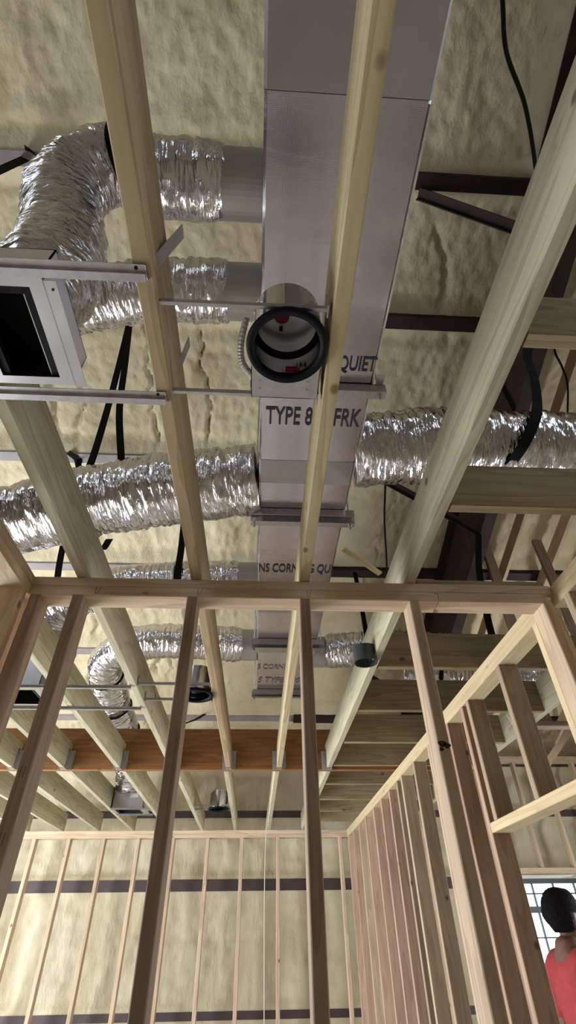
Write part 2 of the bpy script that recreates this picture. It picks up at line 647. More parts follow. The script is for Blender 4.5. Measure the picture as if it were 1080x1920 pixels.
for i, (z, hh) in enumerate(GIRTS):
    g = MB()
    x1 = WX0 - 0.05 if WZ0 < z < WZ1 + 0.03 else 4.7
    g.box(-4.7, x1, WALL_Y - 0.012, WALL_Y + 0.02, z - hh / 2, z + hh / 2)
    g.box(-4.7, x1, WALL_Y, WALL_Y + 0.2, z + hh / 2 - 0.006, z + hh / 2)
    g.done('girt', 'girt_paint', wf)

# window
w1 = empty('window_1', ((WX0 + WX1) / 2, WALL_Y + 0.1, WZ0), 'metal window with dark bars behind the man in red', 'window', kind='structure')
fr = MB()
ya, yb = WALL_Y + 0.08, WALL_Y + 0.13
fr.box(WX0, WX1, ya, yb, WZ1 - 0.045, WZ1).box(WX0, WX1, ya, yb, WZ0, WZ0 + 0.05)
fr.box(WX0, WX0 + 0.045, ya, yb, WZ0, WZ1).box(WX1 - 0.045, WX1, ya, yb, WZ0, WZ1)
fr.done('window_frame', 'window_metal', w1)
fr = MB().box(WX0, WX1, ya - 0.01, yb, 0.24, 0.30)
fr.done('meeting_rail', 'window_metal', w1)
for x in (3.34, 3.60, 3.86, 4.10):
    MB().box(x - 0.008, x + 0.008, ya + 0.01, yb - 0.01, WZ0, WZ1).done('muntin', 'window_metal', w1)
for z in (0.42, 0.02, -0.22, -0.48):
    MB().box(WX0, WX1, ya + 0.012, yb - 0.012, z - 0.007, z + 0.007).done('muntin', 'window_metal', w1)
MB().box(WX0 + 0.02, WX1 - 0.02, ya + 0.022, ya + 0.026, WZ0 + 0.02, WZ1 - 0.02).done('pane', 'window_glass', w1)

# side and rear walls, out of the picture, with the door opening and an added right-hand opening for light
wl = MB()
OY0, OY1, OZ1 = 2.25, 5.75, 0.9
for y0, y1, z0, z1 in ((-3.8, OY0, FLOOR, roof_z(OY0) + 0.25), (OY1, 7.5, FLOOR, 2.2), (OY0, OY1, OZ1, roof_z(OY1) + 0.25)):
    wl.box(-4.85, -4.75, y0, y1, z0, z1)
tag(wl.done('wall_left', 'painted_sheathing'), 'left outside wall with the wide door opening', 'wall', kind='structure')
wr = MB()
for y0, y1, z0, z1 in ((-3.8, 3.2, FLOOR, 3.9), (5.2, 7.5, FLOOR, 2.6), (3.2, 5.2, FLOOR, -0.7), (3.2, 5.2, 0.6, 3.2)):
    wr.box(4.75, 4.85, y0, y1, z0, z1)
tag(wr.done('wall_right', 'wall_foam'), 'right outside wall with an unseen opening added for light', 'wall', kind='structure')
wb = MB()
for x0, x1, z0, z1 in ((-4.8, 4.8, FLOOR, 5.8),):
    wb.box(x0, x1, -3.85, -3.75, z0, z1)
tag(wb.done('wall_back', 'painted_sheathing'), 'plain rear wall behind the viewer', 'wall', kind='structure')

# ------------------------------------------------------------------ steel: purlins, rafter, braces
ORD = ['nearest', 'second', 'third', 'fourth', 'fifth', 'farthest']
for i, y in enumerate(PURLINS):
    p = empty('steel_purlin', (0, y, roof_z(y) - 0.01), None, 'purlin', 'roof purlins')
    p['label'] = '%s roof purlin from the viewer, painted steel flange showing below the foam' % ORD[i]
    z = roof_z(y)
    m = MB()
    for x0, x1, mt in ((-4.7, 0.45, 'purlin_paint'), (0.45, 4.7, 'primer_steel')):
        m = MB()
        vs = []
        for x in (x0, x1):
            dd = 0.0 if x0 < 0 else 0.02
            for dy, dz in ((-0.042 - dd / 2, -0.012 - dd), (0.042, -0.012 - dd), (0.042, -0.004), (-0.034, -0.004), (-0.034, 0.2), (-0.042 - dd / 2, 0.2)):
                vs.append((x, y + dy, roof_z(y + dy) + dz))
        m.add(vs, [(k, (k + 1) % 6, 6 + (k + 1) % 6, 6 + k) for k in range(6)] + [(5, 4, 3, 2, 1, 0), (6, 7, 8, 9, 10, 11)])
        m.done('flange' if x0 < 0 else 'bare_flange', mt, p)

rx = 1.95
raf = empty('steel_rafter', (rx, 3.0, roof_z(3.0) - 0.66), 'dark brown steel rafter running up the roof slope behind the green joists', 'rafter')


def slope_box(mb, x0, x1, y0, y1, d0, d1):
    vs = [(x, y, roof_z(y) - dd) for x in (x0, x1) for y in (y0, y1) for dd in (d1, d0)]
    mb.add(vs, [(0, 1, 3, 2), (4, 6, 7, 5), (0, 4, 5, 1), (2, 3, 7, 6), (0, 2, 6, 4), (1, 5, 7, 3)])
    return mb


slope_box(MB(), rx - 0.006, rx + 0.006, -1.5, 6.88, -0.02, 0.64).done('web', 'primer_steel', raf)
slope_box(MB(), rx - 0.05, rx + 0.05, -1.5, 6.88, 0.64, 0.655).done('bottom_flange', 'primer_steel', raf)
slope_box(MB(), rx - 0.09, rx + 0.09, -1.5, 6.88, 0.006, 0.02).done('top_flange', 'primer_steel', raf)
slope_box(MB(), rx - 0.05, rx + 0.05, 2.28, 2.295, 0.02, 0.64).done('stiffener', 'primer_steel', raf)
for i, (y, lab) in enumerate(((1.06, 'dark steel angle brace slanting from the nearest purlin to the rafter'),
                              (3.19, 'dark steel angle brace slanting from the third purlin to the rafter'),
                              (5.53, 'dark steel angle brace under the far end of the rafter'))):
    m = MB()
    a = Vector((1.05, y + 0.06, roof_z(y + 0.06) - 0.02))
    b_ = Vector((rx, y + 0.14, roof_z(y + 0.14) - 0.62))
    m.ribbon([a, b_], (0, 1, 0.3), 0.075, 0.008)
    m.ribbon([a + Vector((0.0, 0.036, 0.0)), b_ + Vector((0.0, 0.036, 0.0))], (0.6, 0, 0.8), 0.06, 0.008)
    tag(m.done('flange_brace', 'primer_steel'), lab, 'brace', 'flange braces')

# ------------------------------------------------------------------ framed walls
ZP = 1.027      # top of plates, bottom of joists
ZB = 0.951      # underside of double plate
T, D2 = 0.038, 0.089


def plate_x(wall, x0, x1, yc, z0, mat, name='top_plate', th=T):
    return board(name, (x0, yc, z0 + th / 2), (x1, yc, z0 + th / 2), (0, 1, 0), D2, th, mat, wall)


def plate_y(wall, y0, y1, xc, z0, mat, name='top_plate'):
    return board(name, (xc, y0, z0 + T / 2), (xc, y1, z0 + T / 2), (1, 0, 0), D2, T, mat, wall)


def stud_x(wall, xc, yc, z0, z1, mat, name='stud'):      # stud of a wall running along x
    return board(name, (xc, yc, z0), (xc, yc, z1), (0, 1, 0), D2, T, mat, wall)


def stud_y(wall, xc, yc, z0, z1, mat, name='stud'):      # stud of a wall running along y
    return board(name, (xc, yc, z0), (xc, yc, z1), (1, 0, 0), D2, T, mat, wall)


YF = 1.567 + D2 / 2
front = empty('wall_front', (0.13, YF, FLOOR), 'nearest open stud wall crossing the picture under the joists', 'wall', kind='structure')
plate_x(front, -0.83, 0.655, YF, ZB, 'stud_wood')
plate_x(front, 0.657, 1.06, YF, ZB, 'stud_wood')
plate_x(front, -0.83, 1.10, YF, ZB + T, 'stud_wood')
plate_x(front, -0.83, 1.10, YF, FLOOR, 'stud_wood', 'bottom_plate')
plate_x(front, 0.60, 1.10, YF + 0.03, ZP, 'cross_joist_wood', 'cap_plate')
for xc, mt in ((-0.807, 'stud_wood_brown'), (-0.658, 'stud_wood_brown'), (-0.252, 'stud_wood_brown'), (0.157, 'stud_wood_brown'),
               (0.562, 'stud_wood'), (1.070, 'stud_wood'), ):
    stud_x(front, xc, YF, FLOOR + T, ZB, mt)

nl = empty('wall_near_left', (-0.875, 0.3, FLOOR), 'open stud wall at the left edge, pink timber', 'wall', kind='structure')
plate_y(nl, -1.8, 1.655, -0.8745, ZB, 'stud_wood')
plate_y(nl, -1.8, 1.655, -0.8745, ZB + T, 'stud_wood')
plate_y(nl, -1.8, 1.655, -0.8745, FLOOR, 'stud_wood', 'bottom_plate')
for y in (1.635, 1.535, 1.14, 0.74, 0.33, -0.08, -0.5, -0.9, -1.3):
    stud_y(nl, -0.8745, y, FLOOR + T, ZB, 'stud_wood')

RWM = ['stud_wood_red', 'stud_wood_tan', 'stud_wood_red', 'stud_wood']
rw = empty('wall_inner_right', (1.13, 4.2, FLOOR), 'long open stud wall receding on the right with a door opening', 'wall', kind='structure')
XR = 1.085 + D2 / 2
plate_y(rw, -1.8, 1.60, XR + 0.022, ZB, 'stud_wood_yellow')
plate_y(rw, -1.8, 1.60, XR + 0.022, ZB + T, 'stud_wood_yellow')
plate_y(rw, 1.66, 6.92, XR, ZB, 'stud_wood_yellow')
plate_y(rw, 1.66, 6.92, XR, ZB + T, 'stud_wood_yellow')
plate_y(rw, 2.66, 6.92, XR, FLOOR, 'stud_wood_yellow', 'bottom_plate')
HB, HT = 0.374, 0.414
for y in (1.685, 1.728):
    stud_y(rw, XR, y, FLOOR + T if y < 1.7 else FLOOR, ZB, 'stud_wood_yellow')
for y in (1.505, 1.1, 0.7, 0.3, -0.1, -0.5, -0.9, -1.3):
    stud_y(rw, XR + 0.022, y, FLOOR + T, ZB, 'stud_wood')
board('door_header', (XR, 1.748, 0.394), (XR, 2.634, 0.394), (1, 0, 0), D2, 0.04, 'stud_wood_yellow', rw)
for y in (2.127, 2.561):
    stud_y(rw, XR, y, HT, ZB, 'stud_wood_tan', 'cripple_stud')
for y in (2.655, 2.925, 3.20, 3.33, 3.72, 4.10, 4.26, 4.55, 4.89, 5.255, 5.70, 6.10, 6.50, 6.88):
    stud_y(rw, XR, y, FLOOR + T, ZB, RWM[int(y * 37) % 4])

YR = 6.92 + D2 / 2
far = empty('wall_inner_far', (-1.0, YR, FLOOR), 'far open stud wall of pale timber in front of the foam', 'wall', kind='structure')
plate_x(far, -4.0, 1.18, YR, ZB, 'stud_wood')
plate_x(far, -4.0, 1.18, YR, ZB + T, 'stud_wood')
plate_x(far, -4.0, 1.18, YR, FLOOR, 'stud_wood', 'bottom_plate')
for xc in (-3.74, -3.34, -2.945, -2.545, -2.155, -1.76, -1.36, -0.96, -0.56, -0.163, 0.262, 0.64, 1.0):
    stud_x(far, xc, YR, FLOOR + T, ZB, 'stud_wood')

# taller framing round the window, beyond the right wall
fwin = empty('wall_inner_window', (3.2, YR, FLOOR), 'stud framing with a header above the window on the right', 'wall', kind='structure')
plate_x(fwin, 1.3, 4.7, YR, 1.77, 'stud_wood')
plate_x(fwin, 1.3, 4.7, YR, 1.808, 'stud_wood')
board('window_header', (2.98, YR, 0.612), (4.45, YR, 0.612), (0, 1, 0), D2, 0.055, 'stud_wood', fwin)
for xc in (1.6, 2.0, 2.4, 2.8, 2.96):
    stud_x(fwin, xc, YR, FLOOR, 1.77, 'stud_wood')
for xc in (3.36, 3.755, 4.16):
    stud_x(fwin, xc, YR, 0.64, 1.77, 'stud_wood', 'cripple_stud')
board('diagonal_brace', (3.75, YR - 0.06, 1.70), (4.35, YR - 0.06, 2.25), (0, 0, 1), D2, T, 'stud_wood', fwin)

# timber framing under the roof on the right, beyond the steel rafter
gab = empty('wall_attic_right', (2.7, 3.8, ZP), 'pink knee-wall studs and rafters under the roof on the right', 'wall', kind='structure')
for xc in (2.19, 2.735, 3.30, 3.9):
    board('stud', (xc, 3.8, 1.25), (xc, 3.8, roof_z(3.8) - 0.16), (1, 0, 0.0), D2, T, 'stud_wood_brown', gab)
for xc in (2.54, 3.0, 3.5, 4.0):
    board('rafter', (xc, 1.2, roof_z(1.2) - 0.10), (xc, 6.9, roof_z(6.9) - 0.10), (0, 1, 0), 0.14, T, 'stud_wood', gab)
board('bottom_plate', (2.06, 3.8, 1.232), (4.6, 3.8, 1.232), (0, 1, 0), D2, T, 'stud_wood_brown', gab)

# ------------------------------------------------------------------ joists, beam and hangers
JD = 0.184
NEAR = [(-2.30, -2.26, 'joist_wood'), (-1.88, -1.855, 'joist_wood'), (-1.48, -1.475, 'joist_wood'), (-1.075, -1.062, 'joist_wood'), (-0.672, -0.655, 'joist_wood'),
        (-0.270, -0.224, 'joist_wood_brown'), (0.150, 0.167, 'joist_wood_gold'), (0.5635, 0.556, 'joist_wood')]
JLAB = ['treated ceiling joist, eighth in from the right, mostly outside the picture',
        'treated ceiling joist seen far left through the studs, seventh from the right',
        'treated ceiling joist seen through the left studs, sixth from the right',
        'treated ceiling joist seen between the left studs, fifth from the right',
        'weathered ceiling joist passing between the left flexible duct and front wall, below the big strap',
        'brown ceiling joist on the left carrying the register rails, reaching the top edge',
        'pale ceiling joist right beside the recessed light, under the main duct',
        'broad green treated ceiling joist on the right that the cross joists butt into']
for (xa, xb, mt), lab in zip(NEAR, JLAB):
    o = board('ceiling_joist', (xa, -1.2, ZP + JD / 2), (xb, 4.228, ZP + JD / 2), (0, 0, 1), JD, T, mt)
    tag(o, lab, 'joist', 'ceiling joists in front of the beam')
FARX = [-2.67, -2.27, -1.85, -1.45, -1.04, -0.64, -0.245, 0.152, 0.56]
names = ['ninth', 'eighth', 'seventh', 'sixth', 'fifth', 'fourth', 'third', 'second', 'first']
for x, nm in zip(FARX, names):
    o = board('far_ceiling_joist', (x, 4.282, ZP + JD / 2), (x, 6.98, ZP + JD / 2), (0, 0, 1), JD, T, 'joist_wood')
    tag(o, '%s joist from the right, beyond the orange beam, resting on the far wall' % nm, 'joist', 'ceiling joists beyond the beam')

bm_ = empty('header_beam', (-1.0, 4.255, ZP), 'deep orange-brown laminated beam that the joists hang from', 'beam')
board('outer_ply', (-4.0, 4.2415, ZP + 0.151), (0.44, 4.2415, ZP + 0.151), (0, 0, 1), 0.302, 0.025, 'beam_wood', bm_, 0.001)
board('outer_ply', (0.442, 4.2415, ZP + 0.151), (1.9, 4.2415, ZP + 0.151), (0, 0, 1), 0.302, 0.025, 'beam_wood', bm_, 0.001)
board('inner_ply', (-4.0, 4.267, ZP + 0.151), (1.9, 4.267, ZP + 0.151), (0, 0, 1), 0.302, 0.025, 'beam_wood', bm_, 0.001)

for (xa, xb, mt), nm in zip(NEAR, ['eighth', 'seventh', 'sixth', 'fifth', 'fourth', 'third', 'second', 'first']):
    m = MB()
    for s_ in (-1, 1):
        x = xb + s_ * 0.0205
        m.box(x - 0.001, x + 0.001, 4.165, 4.228, ZP - 0.001, ZP + 0.135)
        m.box(min(x, x + s_ * 0.032), max(x, x + s_ * 0.032), 4.2262, 4.2282, ZP - 0.001, ZP + 0.135)
    m.box(xb - 0.0215, xb + 0.0215, 4.165, 4.228, ZP - 0.003, ZP - 0.001)
    tag(m.done('joist_hanger', 'galvanised'), 'galvanised joist hanger on the beam under the %s joist from the right' % nm, 'hanger', 'joist hangers')

CROSS = [0.5625, 1.14, 2.335, 2.936, 3.545, 4.12, 4.71, 5.31, 5.86, 6.4]
cl = ['nearest cross joist at the upper right, dusky green', 'second cross joist on the right, below the large right flexible duct',
      'third cross joist on the right, seen just under the front plate',
      'fourth cross joist on the right, between the front plate and the orange beam', 'fifth cross joist on the right, the next but one before the orange beam', 'sixth cross joist on the right, tight against the orange beam',
      'first cross joist on the right beyond the orange beam', 'second cross joist on the right beyond the orange beam',
      'third cross joist on the right beyond the orange beam', 'last cross joist by the far wall']
for y, lab in zip(CROSS, cl):
    x1 = 1.70 if y > 1.5 else 2.6
    o = board('cross_joist', (0.585, y, ZP + JD / 2 + 0.001), (x1, y, ZP + JD / 2 + 0.001), (0, 0, 1), JD, T, 'cross_joist_wood')
    tag(o, lab, 'joist', 'cross joists on the right')
o = board('rim_joist', (1.72, 1.60, ZP + JD / 2), (1.72, 6.98, ZP + JD / 2), (0, 0, 1), JD, T, 'joist_wood')
tag(o, 'greenish rim board closing the ends of the cross joists', 'joist')

# ------------------------------------------------------------------ main trunk duct
DX0, DX1, DZ, DH = -0.033, 0.484, 1.95, 0.30
DY0, DY1 = -2.2, 5.06
tr = empty('trunk_duct', (0.225, 2.0, DZ), 'long rectangular foil-faced trunk duct running overhead down the middle', 'duct')


def duct_section(y0, y1, mat, name, e=0.0, dz=0.0):
    n = max(2, int((y1 - y0) / 0.05))
    m = MB()
    prof = [(DX0 - e, DZ + 0.012), (DX0 - e + 0.01, DZ - e), (DX1 + e - 0.01, DZ - e), (DX1 + e, DZ + 0.012), (DX1 + e, DZ + DH), (DX0 - e, DZ + DH)]
    vs = [(x, y, z + dz) for y in (y0, y1) for x, z in prof]
    fs = [(i, (i + 1) % 6, 6 + (i + 1) % 6, 6 + i) for i in range(6)] + [(5, 4, 3, 2, 1, 0), (6, 7, 8, 9, 10, 11)]
    m.add(vs, fs)
    return m.done(name, mat, tr)


secs = [DY0, -0.92, 0.29, 1.90, 3.12, 4.1, DY1]
for a, b_ in zip(secs[:-1], secs[1:]):
    duct_section(a + 0.002, b_ - 0.002, 'foil_board', 'duct_section')
for a, b_ in ((-0.45, 0.29), (1.81, 1.985), (3.06, 3.42), (4.06, 4.13)):
    duct_section(a, b_, 'foil_tape', 'joint_tape', 0.0015)
# pale strip standing in for the highlight along the duct's right edge
m = MB().box(DX1 - 0.004, DX1 + 0.004, 0.3, 2.0, DZ - 0.003, DZ + 0.012)
m.done('edge_highlight', 'foil_highlight', tr)


def lettering(txt, x0, y_base, cap, width, mat, shear=0.0, name='lettering'):
    cu = bpy.data.curves.new(name, 'FONT')
    cu.body = txt
    cu.size = 1.0
    cu.shear = shear
    cu.extrude = 0.0
    cu.offset = 0.014
    cu.resolution_u = 3
    to = bpy.data.objects.new(name, cu)
    COL.objects.link(to)
    dg = bpy.context.evaluated_depsgraph_get()
    me = bpy.data.meshes.new_from_object(to.evaluated_get(dg))
    bpy.data.objects.remove(to)
    co_ = np.zeros(len(me.vertices) * 3)
    me.vertices.foreach_get('co', co_)
    co_ = co_.reshape(-1, 3)
    mn, mx = co_.min(0), co_.max(0)
    co_[:, 0] = (co_[:, 0] - mn[0]) / (mx[0] - mn[0]) * width
    co_[:, 1] = -(co_[:, 1] - mn[1]) / (mx[1] - mn[1]) * cap
    co_[:, 2] = 0
    me.vertices.foreach_set('co', co_.ravel())
    me.materials.clear()
    me.materials.append(MATS[mat])
    me.flip_normals()
    me.update()
    o = bpy.data.objects.new(name, me)
    return put(o, Vector((x0, y_base, DZ - 0.0035 + Z0)), tr)


lettering('CORNING QUIET', 0.015, 1.262, 0.088, 0.47, 'ink')
lettering('TYPE 800-FRK', -0.004, 1.568, 0.108, 0.468, 'ink')
lettering('NS CORNING QUI', -0.026, 2.885, 0.12, 0.506, 'ink')
lettering('S CORNING QUI', -0.024, 4.495, 0.125, 0.50, 'faded_ink')
lettering('S TYPE 800-F', -0.024, 4.80, 0.135, 0.50, 'faded_ink', 0.3)

for y, lab in ((1.335, 'strut trapeze carrying the trunk duct just behind the recessed light'),
               (2.27, 'strut trapeze carrying the trunk duct above the front plate'),
               (3.93, 'strut trapeze under the trunk duct, seen through the studs'),
               (5.03, 'strut trapeze at the far end of the trunk duct')):
    e_ = empty('duct_trapeze', (0.225, y, DZ - 0.045), lab, 'hanger', 'trapeze hangers')
    m = MB()
    za, zb_ = DZ - 0.060, DZ - 0.004
    xa, xb = DX0 - 0.045, DX1 + 0.06
    m.box(xa, xb, y - 0.021, y - 0.0185, za, zb_).box(xa, xb, y + 0.0185, y + 0.021, za, zb_).box(xa, xb, y - 0.0185, y + 0.0185, za, za + 0.0025)
    m.box(xa, xb, y - 0.021, y - 0.012, zb_ - 0.003, zb_).box(xa, xb, y + 0.012, y + 0.021, zb_ - 0.003, zb_)
    m.done('channel', 'galvanised', e_)
    if y < 1.5:
        MB().box(xb - 0.045, xb - 0.01, y - 0.075, y - 0.022, zb_ - 0.003, zb_).done('angle_clip', 'galvanised', e_)
    m = MB()
    m.box(xa + 0.01, xb - 0.01, y - 0.075, y - 0.072, za + 0.006, zb_).box(xa + 0.01, xb - 0.01, y - 0.072, y - 0.034, zb_ - 0.003, zb_)
    if y > 1.5:
        m.done('angle', 'galvanised', e_)
    for x in (DX0 - 0.024, DX1 + 0.032):
        MB().tube([(x, y, za - 0.03), (x, y, roof_z(y) + 0.03)], 0.005, 8).done('threaded_rod', 'galvanised', e_)
        MB().tube([(x, y, za - 0.012), (x, y, za)], 0.011, 6).done('nut', 'galvanised', e_)
        MB().box(x - 0.02, x + 0.02, y - 0.02, y + 0.02, zb_, zb_ + 0.004).done('square_washer', 'galvanised', e_)


# ------------------------------------------------------------------ foil flexible ducts
def flex(name, pts, r, label, collar=None, group='foil flexible ducts', seed=0, bands=(), end=1.0):
    root = empty(name, tuple(pts[0]), label, 'duct', group)
    C = bezier(pts, 16)
    L = np.concatenate([[0], np.cumsum(np.linalg.norm(np.diff(C, axis=0), axis=1))])
    n = max(30, int(L[-1] / 0.011))
    s = np.linspace(0, L[-1], n)
    C = np.stack([np.interp(s, L, C[:, k]) for k in range(3)], 1)
    Tn = np.gradient(C, axis=0)
    Tn /= np.linalg.norm(Tn, axis=1)[:, None]
    seg = 56
    x = np.cross(Tn[0], (0, 0, 1.0))
    x /= np.linalg.norm(x)
    vs, uv = [], []
    th = np.linspace(0, 2 * np.pi, seg, endpoint=False)
    ss = s[:, None] + 0 * th[None]
    tt = th[None] + 0 * s[:, None]
    cyc = np.cos(tt) * 4.5 + 0.25 * np.sin(ss * 40)
    syc = np.sin(tt) * 4.5 + 0.25 * np.cos(ss * 31)
    # crinkles run round the tube: fast along the length, slow round the girth
    rip = (vnoise(ss * 34, cyc * 0.9 + 50 + seed, 3) + vnoise(ss * 34, syc * 0.9 + 80 + seed, 4)) - 1
    rip2 = (vnoise(ss * 75, cyc * 1.7 + 20 + seed, 5) + vnoise(ss * 75, syc * 1.7 + 90, 6)) - 1
    big = (vnoise(ss * 6, cyc + 10 + seed, 7) + vnoise(ss * 6, syc + 33, 8)) - 1
    sag = 0.02 * np.sin(ss * 9 + seed)
    rip = np.abs(rip) * 2 - 0.5
    R = r * (1 + 0.06 * big + 0.055 * rip + 0.04 * rip2 + sag)
    for bs in bands:                                   # pinched where a tie goes round
        R *= 1 - 0.07 * np.exp(-((ss - bs) / 0.03) ** 2)
    R *= 1 - (1 - end) * sstep(L[-1] - 0.16, L[-1] - 0.03, ss)
    if collar:
        R *= 1 - 0.25 * np.exp(-(ss / 0.02) ** 2)
    for i in range(n):
        x = x - Tn[i] * x.dot(Tn[i])
        x /= np.linalg.norm(x)
        y = np.cross(Tn[i], x)
        vs.append(C[i] + (np.cos(th)[:, None] * x + np.sin(th)[:, None] * y) * R[i][:, None])
        uv.append(np.stack([np.full(seg, s[i]), np.abs(th - np.pi) * r], 1))
    V = np.concatenate(vs)
    F = []
    for i in range(n - 1):
        for k in range(seg):
            k2 = (k + 1) % seg
            F.append((i * seg + k, i * seg + k2, (i + 1) * seg + k2, (i + 1) * seg + k))
    F.append(list(range(seg))[::-1])
    F.append([(n - 1) * seg + k for k in range(seg)])
    mesh('jacket', V, F, 'foil_flex', root, smooth=True, uvs=np.concatenate(uv))
    if collar:
        a, b_ = collar
        m = MB().tube([a, b_], r * 0.93, 40)
        m.done('collar', 'collar_metal', root, smooth=False)
    for bs in bands:
        i = int(np.argmin(abs(s - bs)))
        ring = []
        x = np.cross(Tn[i], (0, 0, 1.0))
        x /= np.linalg.norm(x)
        y = np.cross(Tn[i], x)
        pts_ = [C[i] + (np.cos(a) * x + np.sin(a) * y) * r * 1.0 for a in np.linspace(0, 2 * np.pi, 33)]
        MB().tube(pts_, 0.010, 6, False).done('tie_band', 'black_plastic', root)
    return root


flex('flexible_duct', [(-0.155, 0.585, 2.10), (-0.40, 0.58, 2.10), (-0.60, 0.55, 2.07), (-0.70, 0.60, 1.93), (-0.65, 0.64, 1.68), (-0.59, 0.62, 1.40), (-0.565, 0.60, 1.146)], 0.125,
     'crinkled foil duct at the upper left that bends down into the square register box', ((-0.035, 0.59, 2.10), (-0.20, 0.588, 2.10)), seed=1, end=0.66)
flex('flexible_duct', [(-0.155, 0.985, 2.10), (-0.5, 1.0, 2.10), (-0.85, 1.06, 2.08), (-1.25, 1.15, 2.02), (-1.9, 1.25, 1.95)], 0.125,
     'crinkled foil duct leaving the trunk level with the recessed light, toward the left', ((-0.035, 0.985, 2.10), (-0.20, 0.985, 2.10)), seed=2)
flex('flexible_duct', [(-0.034, 2.10, 2.09), (-0.5, 2.18, 2.08), (-1.09, 2.30, 2.04), (-1.7, 2.48, 1.99), (-2.5, 2.75, 1.9), (-3.3, 2.9, 1.85)], 0.215,
     'large crinkled foil duct crossing the left half, held by a black strap', seed=3)
flex('flexible_duct', [(0.486, 1.85, 2.08), (0.88, 1.80, 2.09), (1.25, 1.80, 2.10), (1.75, 1.80, 2.09), (2.4, 1.8, 2.05), (3.0, 1.9, 2.0)], 0.205,
     'large crinkled foil duct crossing the right side behind the green joist', seed=4)
flex('flexible_duct', [(-0.155, 3.20, 2.10), (-0.6, 3.2, 2.08), (-1.1, 3.25, 2.05), (-1.55, 3.42, 1.95), (-1.62, 3.6, 1.75), (-1.5, 3.2, 1.5), (-1.25, 2.85, 1.32)], 0.145,
     'crinkled foil duct hidden mostly behind the front wall plate, left of the trunk', ((-0.035, 3.2, 2.10), (-0.20, 3.2, 2.10)), seed=5)
flex('flexible_duct', [(-0.155, 4.25, 2.08), (-0.6, 4.2, 2.08), (-1.08, 4.2, 2.06), (-1.40, 4.38, 1.98), (-1.42, 4.8, 1.84), (-1.34, 5.2, 1.62), (-1.29, 5.55, 1.42), (-1.28, 5.7, 1.24)], 0.15,
     'foil duct behind the studs that turns down with black ties toward the far register', ((-0.035, 4.25, 2.08), (-0.20, 4.25, 2.08)), seed=6, bands=(1.55, 1.95, 2.25))
flex('flexible_duct', [(0.60, 4.33, 2.06), (1.0, 4.22, 2.05), (1.5, 4.12, 2.0), (2.2, 4.0, 1.9)], 0.15,
     'short foil duct right of the trunk, behind the black ring clip', ((0.485, 4.34, 2.06), (0.64, 4.33, 2.06)), seed=7)
flex('flexible_duct', [(1.05, 3.45, 1.50), (1.35, 3.40, 1.46), (1.7, 3.45, 1.45), (2.1, 3.4, 1.42)], 0.12,
     'small foil duct lying on the cross joists at the right', seed=8, bands=(0.25,))


